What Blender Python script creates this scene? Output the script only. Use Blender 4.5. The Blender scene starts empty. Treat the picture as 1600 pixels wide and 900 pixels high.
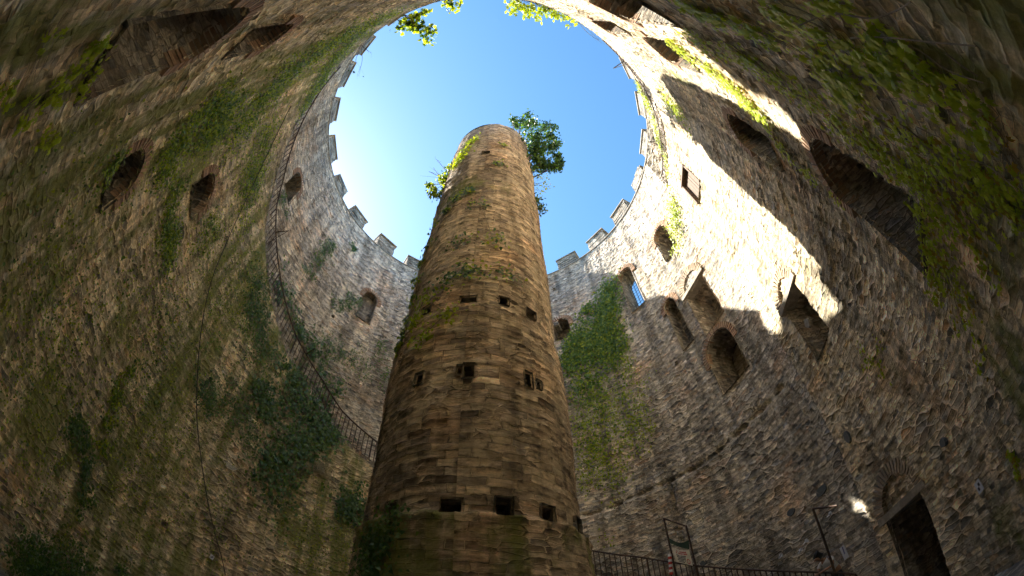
import bpy, bmesh, math, random
import numpy as np
from mathutils import Vector, Matrix

random.seed(7)
rng = np.random.default_rng(11)
PI = math.pi
SC = bpy.context.scene
COL = SC.collection
RAD = 8.0            # inner radius of the tower in metres
EYE = 1.5            # camera height above the floor
D2R = math.radians

# ------------------------------------------------------------------ camera
PITCH, ROLL = D2R(54.0), D2R(-3.0)
CAM = Vector((0.11 * RAD, -0.80 * RAD, EYE))
_a = PI / 2 + PITCH
CROT = Matrix(((1, 0, 0), (0, math.cos(_a), -math.sin(_a)), (0, math.sin(_a), math.cos(_a)))) @ \
       Matrix(((math.cos(ROLL), -math.sin(ROLL), 0), (math.sin(ROLL), math.cos(ROLL), 0), (0, 0, 1)))
cd = bpy.data.cameras.new('camera')
cam = bpy.data.objects.new('camera', cd)
COL.objects.link(cam)
cam.matrix_world = Matrix.Translation(CAM) @ CROT.to_4x4()
cd.type = 'PANO'
cd.sensor_fit = 'HORIZONTAL'
cd.sensor_width = 36.0
cd.clip_start = 0.02
cd.clip_end = 5000
_pc = cd if hasattr(cd, 'panorama_type') else cd.cycles
_pc.panorama_type = 'FISHEYE_EQUISOLID'
_pc.fisheye_lens = 680.0 / 1600.0 * 36.0
_pc.fisheye_fov = PI
SC.camera = cam

# ------------------------------------------------------------------ light
SUN_AZ, SUN_EL = -60.0, 45.0        # azimuth clockwise from +Y
w = bpy.data.worlds.new('World')
SC.world = w
w.use_nodes = True
nt = w.node_tree
nt.nodes.clear()
sky = nt.nodes.new('ShaderNodeTexSky')
sky.sky_type = 'NISHITA'
sky.sun_disc = False
sky.sun_elevation = D2R(SUN_EL)
sky.sun_rotation = D2R(SUN_AZ)
sky.air_density = 0.75
sky.dust_density = 0.55
sky.ozone_density = 2.0
sky.altitude = 500
bg = nt.nodes.new('ShaderNodeBackground')
bg.inputs['Strength'].default_value = 0.05
wo = nt.nodes.new('ShaderNodeOutputWorld')
hsv = nt.nodes.new('ShaderNodeHueSaturation')
hsv.inputs['Saturation'].default_value = 1.15
hsv.inputs['Hue'].default_value = 0.487
nt.links.new(sky.outputs[0], hsv.inputs['Color'])
nt.links.new(hsv.outputs[0], bg.inputs[0])
nt.links.new(bg.outputs[0], wo.inputs[0])
sl = bpy.data.lights.new('sun', 'SUN')
sl.energy = 2.0
sl.angle = D2R(0.53)
sl.color = (1.0, 0.93, 0.80)
sun = bpy.data.objects.new('sun', sl)
COL.objects.link(sun)
SDIR = Vector((math.sin(D2R(SUN_AZ)) * math.cos(D2R(SUN_EL)), math.cos(D2R(SUN_AZ)) * math.cos(D2R(SUN_EL)), math.sin(D2R(SUN_EL))))
sun.rotation_euler = SDIR.to_track_quat('Z', 'Y').to_euler()
sun.location = SDIR * 60
SC.view_settings.view_transform = 'Standard'
SC.view_settings.look = 'None'
SC.view_settings.exposure = 3.42
SC.view_settings.gamma = 1.0
SC.view_settings.use_curve_mapping = False
SC.render.engine = 'CYCLES'
SC.cycles.max_bounces = 10
SC.cycles.diffuse_bounces = 6
SC.cycles.transmission_bounces = 4
SC.cycles.transparent_max_bounces = 8
SC.cycles.caustics_reflective = False
SC.cycles.caustics_refractive = False
SC.cycles.use_denoising = True
SC.cycles.use_adaptive_sampling = True
SC.cycles.adaptive_threshold = 0.02


# ------------------------------------------------------------------ helpers
def tag(o, label=None, cat=None, group=None, kind=None):
    if label: o['label'] = label
    if cat: o['category'] = cat
    if group: o['group'] = group
    if kind: o['kind'] = kind
    return o


def thing(name, loc, label, cat, group=None, rz=0.0):
    o = bpy.data.objects.new(name, None)
    o.empty_display_size = 0.2
    COL.objects.link(o)
    o.location = loc
    o.rotation_euler = (0, 0, rz)
    return tag(o, label, cat, group)


def link(name, me, mat, parent=None, world=True):
    o = bpy.data.objects.new(name, me)
    COL.objects.link(o)
    if mat is not None:
        for m_ in (mat if isinstance(mat, (list, tuple)) else [mat]):
            me.materials.append(m_)
    if parent is not None:
        o.parent = parent
        if world:      # vertices are in world coordinates
            p = parent
            M = Matrix.Identity(4)
            chain = []
            while p is not None:
                chain.append(p)
                p = p.parent
            for p in reversed(chain):
                M = M @ p.matrix_parent_inverse @ p.matrix_basis
            o.matrix_parent_inverse = M.inverted()
    return o


def npmesh(name, V, F, uv=None, smooth=False, attr=None):
    """V (n,3), F (m,k) equal-size faces."""
    V = np.asarray(V, np.float32)
    F = np.asarray(F, np.int32)
    me = bpy.data.meshes.new(name)
    m, k = F.shape
    me.vertices.add(len(V))
    me.vertices.foreach_set('co', V.ravel())
    me.loops.add(m * k)
    me.loops.foreach_set('vertex_index', F.ravel())
    me.polygons.add(m)
    me.polygons.foreach_set('loop_start', np.arange(0, m * k, k, dtype=np.int32))
    me.polygons.foreach_set('loop_total', np.full(m, k, np.int32))
    if smooth:
        me.polygons.foreach_set('use_smooth', np.ones(m, bool))
    if uv is not None:
        l = me.uv_layers.new(name='UVMap')
        l.data.foreach_set('uv', np.asarray(uv, np.float32)[F.ravel()].ravel())
    if attr:
        for k_, v_ in attr.items():
            a_ = me.attributes.new(k_, 'FLOAT', 'POINT')
            a_.data.foreach_set('value', np.asarray(v_, np.float32))
    me.update(calc_edges=True)
    return me


class MB:
    """collects faces with per-vertex uv; builds one mesh"""
    def __init__(s):
        s.v, s.f, s.uv = [], [], []

    def face(s, pts, uvs=None):
        i = len(s.v)
        s.v += [tuple(p) for p in pts]
        if uvs is None:
            p0 = Vector(pts[0]); e = (Vector(pts[1]) - p0)
            el = max(e.length, 1e-6); ex = e / el
            n = e.cross(Vector(pts[-1]) - p0)
            ey = n.cross(ex); ey = ey / max(ey.length, 1e-9)
            o = (p0.x * 1.7 + p0.z * 0.3, p0.y * 1.3 + p0.z)
            uvs = [((Vector(p) - p0).dot(ex) + o[0], (Vector(p) - p0).dot(ey) + o[1]) for p in pts]
        s.uv += list(uvs)
        s.f.append(list(range(i, i + len(pts))))

    def box(s, c, sx, sy, sz, ex=(1, 0, 0), ey=(0, 1, 0), ez=(0, 0, 1), jit=0.0, taper=1.0):
        c, ex, ey, ez = Vector(c), Vector(ex), Vector(ey), Vector(ez)
        P = []
        for k in (-1, 1):
            t = taper if k > 0 else 1.0
            for j in (-1, 1):
                for i in (-1, 1):
                    p = c + ex * (i * sx / 2 * t) + ey * (j * sy / 2 * t) + ez * (k * sz / 2)
                    if jit:
                        p += Vector([random.uniform(-jit, jit) for _ in range(3)])
                    P.append(p)
        for q in ((0, 2, 3, 1), (4, 5, 7, 6), (0, 1, 5, 4), (2, 6, 7, 3), (0, 4, 6, 2), (1, 3, 7, 5)):
            s.face([P[i] for i in q])

    def tube(s, pts, r, n=6, r1=None):
        pts = [Vector(p) for p in pts]
        rings = []
        L = 0
        for i, p in enumerate(pts):
            t = (pts[min(i + 1, len(pts) - 1)] - pts[max(i - 1, 0)])
            t = t.normalized() if t.length > 1e-9 else Vector((0, 0, 1))
            a = Vector((0, 0, 1)) if abs(t.z) < 0.9 else Vector((1, 0, 0))
            x = t.cross(a).normalized(); y = t.cross(x)
            rr = r if r1 is None else r + (r1 - r) * i / max(1, len(pts) - 1)
            rings.append([p + (x * math.cos(2 * PI * k / n) + y * math.sin(2 * PI * k / n)) * rr for k in range(n)])
        for i in range(len(pts) - 1):
            L2 = L + (pts[i + 1] - pts[i]).length
            for k in range(n):
                a, b = rings[i][k], rings[i][(k + 1) % n]
                c, d = rings[i + 1][(k + 1) % n], rings[i + 1][k]
                s.face([a, b, c, d], [(L, k / n), (L, (k + 1) / n), (L2, (k + 1) / n), (L2, k / n)])
            L = L2
        s.face(rings[0][::-1]); s.face(rings[-1])

    def build(s, name, mat, parent=None, smooth=False):
        me = bpy.data.meshes.new(name)
        me.from_pydata(s.v, [], s.f)
        l = me.uv_layers.new(name='UVMap')
        idx = np.empty(len(me.loops), np.int32)
        me.loops.foreach_get('vertex_index', idx)
        l.data.foreach_set('uv', np.asarray(s.uv, np.float32)[idx].ravel())
        if smooth:
            me.polygons.foreach_set('use_smooth', np.ones(len(me.polygons), bool))
        me.update()
        return link(name, me, mat, parent)


# ------------------------------------------------------------------ materials
def new_mat(name):
    m = bpy.data.materials.new(name)
    m.use_nodes = True
    n = m.node_tree
    n.nodes.clear()
    return m, n


class NT:
    def __init__(s, n):
        s.n = n

    def N(s, t, **kw):
        o = s.n.nodes.new(t)
        for k, v in kw.items():
            setattr(o, k, v)
        return o

    def L(s, a, b):
        s.n.links.new(a, b)

    def math(s, op, a, b=None, c=None, clamp=False):
        o = s.N('ShaderNodeMath', operation=op, use_clamp=clamp)
        for i, x in enumerate((a, b, c)):
            if x is None: continue
            if isinstance(x, (int, float)): o.inputs[i].default_value = x
            else: s.L(x, o.inputs[i])
        return o.outputs[0]

    def mix(s, f, a, b, blend='MIX'):
        o = s.N('ShaderNodeMix', data_type='RGBA', blend_type=blend)
        for i, x in ((0, f), (6, a), (7, b)):
            if isinstance(x, (int, float)): o.inputs[i].default_value = x
            elif isinstance(x, tuple): o.inputs[i].default_value = (*x, 1)
            else: s.L(x, o.inputs[i])
        return o.outputs[2]

    def ramp(s, f, stops, interp='LINEAR'):
        o = s.N('ShaderNodeValToRGB')
        o.color_ramp.interpolation = interp
        e = o.color_ramp.elements
        while len(e) < len(stops): e.new(0.5)
        for q, (p, c) in zip(e, stops):
            q.position = p
            q.color = (*c, 1) if isinstance(c, tuple) else (c, c, c, 1)
        s.L(f, o.inputs[0])
        return o.outputs[0]

    def mapr(s, f, a, b, c=0.0, d=1.0):
        o = s.N('ShaderNodeMapRange')
        s.L(f, o.inputs[0])
        for i, x in enumerate((a, b, c, d)): o.inputs[i + 1].default_value = x
        return o.outputs[0]

    def noise(s, vec, sc, det=3.0, rough=0.55, dist=0.0):
        o = s.N('ShaderNodeTexNoise')
        o.inputs['Scale'].default_value = sc
        o.inputs['Detail'].default_value = det
        o.inputs['Roughness'].default_value = rough
        o.inputs['Distortion'].default_value = dist
        s.L(vec, o.inputs['Vector'])
        return o.outputs

    def vmath(s, op, a, b):
        o = s.N('ShaderNodeVectorMath', operation=op)
        for i, x in enumerate((a, b)):
            if isinstance(x, tuple): o.inputs[i].default_value = x
            elif x is not None: s.L(x, o.inputs[i])
        return o.outputs[0]


def rubble(name, cell=(0.36, 0.16), stops=None, mortar=(0.30, 0.25, 0.18), depth=0.05, mossy=0.0, disp=True, mscale=1.0, jointw=0.06,
           moss_a=(0.23, 0.25, 0.065), moss_b=(0.11, 0.12, 0.045), rnd=0.85, bright=1.0, sharp=0):
    """coursed rubble masonry in UV metres"""
    m, n = new_mat(name)
    t = NT(n)
    uv = t.N('ShaderNodeUVMap').outputs[0]
    warp = t.noise(uv, 1.1, 2)[1]
    wv = t.vmath('MULTIPLY', t.vmath('SUBTRACT', warp, (0.5, 0.5, 0.5)), (0.16, 0.12, 0))
    warp2 = t.noise(uv, 7.0, 2)[1]
    wv2 = t.vmath('MULTIPLY', t.vmath('SUBTRACT', warp2, (0.5, 0.5, 0.5)), (0.07, 0.035, 0))
    p = t.vmath('ADD', t.vmath('ADD', uv, wv), wv2)

    def cells(cx, cz, off):
        q = t.vmath('MULTIPLY', t.vmath('ADD', p, (off, off * 0.7, 0)), (1 / cx, 1 / cz, 0))
        d = t.N('ShaderNodeTexVoronoi', voronoi_dimensions='2D', feature='DISTANCE_TO_EDGE')
        c = t.N('ShaderNodeTexVoronoi', voronoi_dimensions='2D', feature='F1')
        for o in (d, c):
            o.inputs['Scale'].default_value = 1.0
            o.inputs['Randomness'].default_value = rnd
            t.L(q, o.inputs['Vector'])
        return d.outputs['Distance'], c.outputs['Color']
    def courses(bw, bh, off):
        o = t.N('ShaderNodeTexBrick', offset=0.5, squash=0.72, squash_frequency=3)
        t.L(t.vmath('ADD', p, (off, off * 0.6, 0)), o.inputs['Vector'])
        o.inputs['Color1'].default_value = (0, 0, 0, 1); o.inputs['Color2'].default_value = (1, 1, 1, 1); o.inputs['Mortar'].default_value = (0.5, 0.5, 0.5, 1)
        o.inputs['Scale'].default_value = 1.0
        o.inputs['Mortar Size'].default_value = bh * 0.085
        o.inputs['Mortar Smooth'].default_value = 0.9
        o.inputs['Brick Width'].default_value = bw
        o.inputs['Row Height'].default_value = bh
        d = t.math('MULTIPLY', t.math('SUBTRACT', 1.0, o.outputs['Fac']), 0.16)
        k = t.N('ShaderNodeCombineColor')
        g0 = t.N('ShaderNodeSeparateColor'); t.L(o.outputs['Color'], g0.inputs[0])
        v = g0.outputs[0]
        t.L(t.math('FRACT', t.math('MULTIPLY', v, 7.31)), k.inputs[0]); t.L(v, k.inputs[1]); t.L(t.math('FRACT', t.math('MULTIPLY', v, 13.7)), k.inputs[2])
        return d, k.outputs[0]
    if sharp:
        dA, cA = courses(cell[0], cell[1], 0.0)
        dB, cB = cells(cell[0] * 0.75, cell[1] * 0.62, 3.7)
        sel = t.mapr(t.noise(uv, 1.0, 3, 0.6)[0], 0.53, 0.57)
    else:
        dA, cA = cells(cell[0], cell[1], 0.0)
        dB, cB = courses(cell[0] * 0.68, cell[1] * 0.80, 3.7)
        sel = t.mapr(t.noise(uv, 0.8, 4, 0.65)[0], 0.47, 0.50)
    dd = t.N('ShaderNodeMix', data_type='FLOAT'); t.L(sel, dd.inputs[0]); t.L(dA, dd.inputs[2]); t.L(dB, dd.inputs[3]); dist = dd.outputs[0]
    cc = t.mix(sel, cA, cB)
    sep = t.N('ShaderNodeSeparateColor'); t.L(cc, sep.inputs[0])
    r1, r2, r3 = sep.outputs
    stone = t.ramp(r1, stops)
    # in-stone variation: fine streaks along the bed and blotches
    fs = t.noise(t.vmath('MULTIPLY', uv, (5, 16, 1)), 1.0, 5, 0.65)[0]
    fine = t.noise(uv, 38.0, 6, 0.78)[0]
    stone = t.mix(1.0, stone, t.ramp(fs, [(0.3, 0.40), (0.7, 1.5)]), 'MULTIPLY')
    stone = t.mix(0.8, stone, t.ramp(fine, [(0.2, 0.6), (0.8, 1.4)]), 'MULTIPLY')
    brt = t.mapr(r2, 0, 1, 0.55, 1.38)
    cb = t.N('ShaderNodeCombineColor')
    for i in range(3): t.L(brt, cb.inputs[i])
    stone = t.mix(1.0, stone, cb.outputs[0], 'MULTIPLY')
    jw = t.math('MULTIPLY', t.mapr(t.noise(uv, 2.3, 3)[0], 0.3, 0.7, 0.4, 1.5), jointw)
    joint = t.math('SUBTRACT', 1.0, t.math('DIVIDE', dist, jw, clamp=True), clamp=True)
    mort = t.mix(0.8, mortar, t.ramp(fine, [(0.2, 0.65), (0.8, 1.35)]), 'MULTIPLY')
    gap = t.mapr(t.noise(uv, 4.5, 3, 0.6)[0], 0.5, 0.62)      # joints that have washed out, dark
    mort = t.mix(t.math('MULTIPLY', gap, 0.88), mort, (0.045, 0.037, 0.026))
    col = t.mix(t.math('MULTIPLY', joint, 0.9), stone, mort)
    smear = t.mapr(t.noise(t.vmath('ADD', uv, (11, 3, 0)), 0.75, 6, 0.7)[0], 0.53, 0.66, 0, 0.62)      # mortar smeared over the faces
    col = t.mix(smear, col, t.mix(1.0, mort, (0.92, 0.92, 0.92), 'MULTIPLY'))
    # large stains and run-offs
    big = t.noise(uv, 0.32, 5, 0.6)[0]
    col = t.mix(1.0, col, t.ramp(big, [(0.28, 0.62), (0.5, 1.0), (0.75, 1.28)]), 'MULTIPLY')
    runs = t.noise(t.vmath('MULTIPLY', uv, (2.2, 0.18, 1)), 1.0, 4, 0.6)[0]
    col = t.mix(1.0, col, t.ramp(runs, [(0.36, 0.50), (0.55, 1.0), (0.8, 1.15)]), 'MULTIPLY')
    warm = t.noise(t.vmath('ADD', uv, (31, 7, 0)), 0.55, 4, 0.6)[0]
    col = t.mix(t.mapr(warm, 0.52, 0.72, 0, 0.45), col, t.mix(1.0, col, (1.35, 0.93, 0.62), 'MULTIPLY'))
    at = t.N('ShaderNodeAttribute', attribute_name='moss').outputs['Fac']
    mn = t.noise(uv, 1.9, 7, 0.68)[0]
    mk = t.mapr(t.math('ADD', t.math('MULTIPLY', t.math('ADD', at, mossy), t.mapr(runs, 0.35, 0.62, 0.85, 0.42)), mn), 0.82, 1.08)
    mcol = t.mix(t.noise(uv, 13, 3)[0], moss_b, moss_a)
    mcol = t.mix(0.7, mcol, t.ramp(fine, [(0.2, 0.5), (0.8, 1.6)]), 'MULTIPLY')
    col = t.mix(t.math('MULTIPLY', mk, 0.82), col, mcol)
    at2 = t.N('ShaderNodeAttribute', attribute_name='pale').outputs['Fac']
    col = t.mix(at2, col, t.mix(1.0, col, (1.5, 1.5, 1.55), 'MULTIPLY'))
    col = t.mix(1.0, col, (bright, bright, bright), 'MULTIPLY')
    # height
    ridge = t.math('MULTIPLY', t.mapr(dist, 0.0, 0.09 if sharp else 0.14, 0, 1), t.mapr(r3, 0, 1, 0.45, 1.1))
    hg = t.math('ADD', t.math('ADD', ridge, t.math('MULTIPLY', fs, 0.35)), t.math('MULTIPLY', fine, 0.28))
    hg = t.math('ADD', t.math('MULTIPLY', hg, t.math('SUBTRACT', 1.0, smear)), t.math('MULTIPLY', gap, -0.25))
    hg = t.math('ADD', hg, t.math('MULTIPLY', smear, 0.7))
    b = t.N('ShaderNodeBsdfPrincipled')
    t.L(col, b.inputs['Base Color'])
    b.inputs['Roughness'].default_value = 0.92
    b.inputs['Specular IOR Level'].default_value = 0.2
    out = t.N('ShaderNodeOutputMaterial')
    t.L(b.outputs[0], out.inputs[0])
    bp = t.N('ShaderNodeBump'); bp.inputs['Strength'].default_value = 0.85; bp.inputs['Distance'].default_value = 0.032
    t.L(hg, bp.inputs['Height'])
    t.L(bp.outputs[0], b.inputs['Normal'])
    if disp:
        dn = t.N('ShaderNodeDisplacement')
        dn.inputs['Midlevel'].default_value = 0.6
        dn.inputs['Scale'].default_value = depth
        t.L(hg, dn.inputs['Height'])
        t.L(dn.outputs[0], out.inputs['Displacement'])
        m.displacement_method = 'DISPLACEMENT'
    return m


STOPS_WALL = [(0.0, (0.20, 0.19, 0.175)), (0.18, (0.50, 0.44, 0.345)), (0.38, (0.62, 0.54, 0.42)), (0.55, (0.38, 0.35, 0.305)),
              (0.7, (0.70, 0.62, 0.50)), (0.84, (0.30, 0.30, 0.30)), (0.93, (0.52, 0.38, 0.26)), (1.0, (0.72, 0.68, 0.60))]
STOPS_COL = [(0.0, (0.24, 0.185, 0.145)), (0.25, (0.54, 0.42, 0.31)), (0.5, (0.37, 0.285, 0.215)), (0.72, (0.62, 0.50, 0.37)),
             (0.88, (0.29, 0.24, 0.20)), (1.0, (0.66, 0.52, 0.37))]
STOPS_LOW = [(p_, (c_[0], c_[1] * 0.955, c_[2] * 0.83)) for p_, c_ in STOPS_WALL]
M_WALL = rubble('rubble_masonry', (0.40, 0.125), STOPS_WALL, (0.84, 0.74, 0.57), 0.042, bright=1.10, jointw=0.085)
M_LOW = rubble('old_rubble_masonry', (0.38, 0.125), STOPS_LOW, (0.76, 0.63, 0.43), 0.050, bright=1.42, jointw=0.08)
M_COL = rubble('pillar_masonry', (0.40, 0.13), STOPS_COL, (0.72, 0.59, 0.42), 0.030, jointw=0.075, rnd=0.62, bright=1.16, sharp=1)
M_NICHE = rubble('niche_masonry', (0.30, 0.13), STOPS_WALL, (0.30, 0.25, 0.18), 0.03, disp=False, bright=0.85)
M_OUT = rubble('outer_masonry', (0.5, 0.25), STOPS_WALL, (0.34, 0.29, 0.22), 0.03, disp=False)


def brick(name, base=(0.40, 0.25, 0.16), mort=(0.46, 0.38, 0.28)):
    m, n = new_mat(name)
    t = NT(n)
    tc = t.N('ShaderNodeTexCoord').outputs['Object']
    oi = t.N('ShaderNodeNewGeometry').outputs['Random Per Island']
    c = t.ramp(oi, [(0.0, tuple(x * 0.65 for x in base)), (0.4, base), (0.7, tuple(x * 1.25 for x in base)), (1.0, (0.34, 0.25, 0.17))])
    f = t.noise(tc, 22, 5, 0.7)[0]
    c = t.mix(0.9, c, t.ramp(f, [(0.2, 0.5), (0.8, 1.5)]), 'MULTIPLY')
    g = t.noise(tc, 2.5, 4, 0.7)[0]
    c = t.mix(t.mapr(g, 0.5, 0.7, 0, 0.6), c, mort)
    b = t.N('ShaderNodeBsdfPrincipled'); b.inputs['Roughness'].default_value = 0.95
    t.L(c, b.inputs['Base Color'])
    bp = t.N('ShaderNodeBump'); bp.inputs['Strength'].default_value = 0.7; bp.inputs['Distance'].default_value = 0.02
    t.L(f, bp.inputs['Height']); t.L(bp.outputs[0], b.inputs['Normal'])
    o = t.N('ShaderNodeOutputMaterial'); t.L(b.outputs[0], o.inputs[0])
    return m


def plain(name, col, rough=0.7, metal=0.0, nz=0.35, sc=14.0, col2=None, bump=0.3):
    m, n = new_mat(name)
    t = NT(n)
    tc = t.N('ShaderNodeTexCoord').outputs['Object']
    f = t.noise(tc, sc, 5, 0.65)[0]
    c = t.mix(1.0, col, t.ramp(f, [(0.25, 1 - nz), (0.75, 1 + nz)]), 'MULTIPLY')
    if col2:
        g = t.noise(tc, sc * 0.4, 4, 0.7)[0]
        c = t.mix(t.mapr(g, 0.46, 0.58), c, col2)
    b = t.N('ShaderNodeBsdfPrincipled')
    b.inputs['Roughness'].default_value = rough
    b.inputs['Metallic'].default_value = metal
    t.L(c, b.inputs['Base Color'])
    if bump:
        bp = t.N('ShaderNodeBump'); bp.inputs['Strength'].default_value = bump; bp.inputs['Distance'].default_value = 0.01
        t.L(f, bp.inputs['Height']); t.L(bp.outputs[0], b.inputs['Normal'])
    o = t.N('ShaderNodeOutputMaterial'); t.L(b.outputs[0], o.inputs[0])
    return m


def leafmat(name, a, b_, trans=0.45):
    m, n = new_mat(name)
    t = NT(n)
    oi = t.N('ShaderNodeNewGeometry').outputs['Random Per Island']
    mid = tuple((x + y) / 2 for x, y in zip(a, b_))
    c = t.ramp(oi, [(0.0, a), (0.5, mid), (1.0, b_)])
    d = t.N('ShaderNodeBsdfPrincipled'); d.inputs['Roughness'].default_value = 0.48
    d.inputs['Specular IOR Level'].default_value = 0.55
    t.L(c, d.inputs['Base Color'])
    tr = t.N('ShaderNodeBsdfTranslucent')
    t.L(t.mix(1.0, c, (1.5, 1.35, 0.5), 'MULTIPLY'), tr.inputs[0])
    mx = t.N('ShaderNodeMixShader'); mx.inputs[0].default_value = trans
    t.L(d.outputs[0], mx.inputs[1]); t.L(tr.outputs[0], mx.inputs[2])
    o = t.N('ShaderNodeOutputMaterial'); t.L(mx.outputs[0], o.inputs[0])
    return m


M_BRICK = brick('arch_brick')
M_BRICKP = brick('pale_arch_stone', (0.36, 0.29, 0.21))
M_SLAB = plain('dressed_stone', (0.36, 0.32, 0.26), 0.85, nz=0.3, sc=9, col2=(0.25, 0.22, 0.18))
M_GREYSTONE = plain('slate_block', (0.13, 0.14, 0.145), 0.8, nz=0.2)
M_WOOD = plain('old_wood', (0.13, 0.085, 0.055), 0.8, nz=0.4, sc=20)
M_IRON = plain('rusty_iron', (0.060, 0.042, 0.032), 0.65, 0.3, nz=0.4, sc=30, col2=(0.09, 0.045, 0.025))
M_CABLE = plain('black_cable', (0.03, 0.028, 0.025), 0.6, nz=0.1)
M_BARK = plain('bark', (0.13, 0.10, 0.075), 0.9, nz=0.4, sc=30)
M_VINE = plain('dry_vine', (0.30, 0.25, 0.19), 0.9, nz=0.3, sc=30)
M_LIME = leafmat('lime_leaf', (0.36, 0.50, 0.02), (0.52, 0.62, 0.04), 0.35)
M_OLIVE = leafmat('olive_leaf', (0.24, 0.36, 0.022), (0.42, 0.48, 0.04), 0.35)
M_GREEN = leafmat('green_leaf', (0.07, 0.16, 0.02), (0.16, 0.28, 0.035), 0.35)
M_DARK = leafmat('dark_ivy_leaf', (0.04, 0.11, 0.04), (0.16, 0.27, 0.11), 0.25)
M_TREE = leafmat('tree_leaf', (0.025, 0.07, 0.02), (0.06, 0.13, 0.03), 0.3)
M_RUST = leafmat('young_red_leaf', (0.30, 0.20, 0.02), (0.40, 0.30, 0.03), 0.45)
M_DRYG = leafmat('dry_grass', (0.28, 0.24, 0.13), (0.40, 0.34, 0.2), 0.3)


# ------------------------------------------------------------------ geometry of the place (azimuths in degrees clockwise from +Y)
def pt(az, r, z):
    a = D2R(az)
    return Vector((r * math.sin(a), r * math.cos(a), z))


# the stair climbs anticlockwise along the wall: (unrolled azimuth, ledge height / RAD above the eye, radius of its edge / RAD)
_S = [(84, -0.165, 0.93), (82, -0.11, 0.93), (77, -0.057, 0.93), (69, 0.015, 0.93), (59.5, 0.10, 0.93), (48.4, 0.199, 0.93), (34.2, 0.332, 0.93), (23, 0.417, 0.93), (-34, 0.93, 0.93), (-46, 1.01, 0.93), (-54, 1.10, 0.93), (-68, 1.21, 0.93), (-86, 1.40, 0.93),
      (-98, 1.51, 0.93), (-104, 1.61, 0.93), (-118, 1.76, 0.93), (-128, 1.90, 0.935), (-137, 2.06, 0.937), (-145, 2.10, 0.930), (-172, 2.10, 0.928),
      (-208, 2.10, 0.918), (-226, 2.10, 0.919), (-234, 2.10, 0.927), (-243, 2.10, 0.946), (-253, 2.10, 0.961), (-263, 2.10, 0.969), (-276, 2.10, 0.992)]
_sx = np.array([-s[0] for s in _S], float)
_sz = np.array([s[1] for s in _S]) * RAD + EYE
_sr = np.array([s[2] for s in _S]) * RAD
A0, A1 = 84.0, -276.0
TOP = 2.52 * RAD + EYE


def unroll(az):
    az = np.asarray(az, float)
    az = (az - A0) % 360.0 - 360.0 + A0
    return np.where(az <= A1 + 1e-9, az + 360.0, az)


def ledge_z(az):
    return np.interp(-unroll(az), _sx, _sz)


def ledge_r(az):
    return np.interp(-unroll(az), _sx, _sr)


def wall_r(az, z):
    return np.where(z < ledge_z(az), ledge_r(az), RAD)


PR = 0.205 * RAD


def pillar_r(z):
    zz = (z - EYE) / RAD
    return RAD * np.interp(zz, [-0.19, 0.05, 0.255, 0.262, 0.275, 0.74, 0.757, 0.77, 2.0, 2.36], [0.227, 0.221, 0.2175, 0.2165, 0.2085, 0.2095, 0.2085, 0.2035, 0.209, 0.206])


PTOP = 2.36 * RAD + EYE


def lean(z):         # the old pillar leans a little to the right near its top
    return RAD * np.interp((z - EYE) / RAD, [-0.2, 0.6, 0.9, 1.5, 2.36], [0.011, 0.011, 0.013, 0.023, 0.038])


def ppt(az, r, z):
    p = pt(az, r, z)
    p.x += float(lean(z))
    return p


def ray(px, py):
    x, y = px - 800.0, 450.0 - py
    r = math.hypot(x, y) + 1e-9
    th = 2 * math.asin(min(1, r / 1360.0))
    return CROT @ Vector((math.sin(th) * x / r, math.sin(th) * y / r, -math.cos(th)))


def hit(px, py, off=0.0):
    """the spot of the wall (or pillar) seen in this direction: (azimuth, z, radius)"""
    d = ray(px, py)
    t = 0.5
    while t < 60:
        p = CAM + d * t
        r = math.hypot(p.x, p.y)
        az = math.degrees(math.atan2(p.x, p.y))
        if r > float(wall_r(az, p.z)) - off:
            return az, p.z, r
        lx = p.x - float(lean(p.z)); rp = math.hypot(lx, p.y)
        if p.z < PTOP and rp < float(pillar_r(p.z)) + off:
            return math.degrees(math.atan2(lx, p.y)), p.z, rp
        t += 0.01
    return az, p.z, r


def at_dist(px, py, hd):
    d = ray(px, py)
    return CAM + d * (hd / math.hypot(d.x, d.y))


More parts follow.
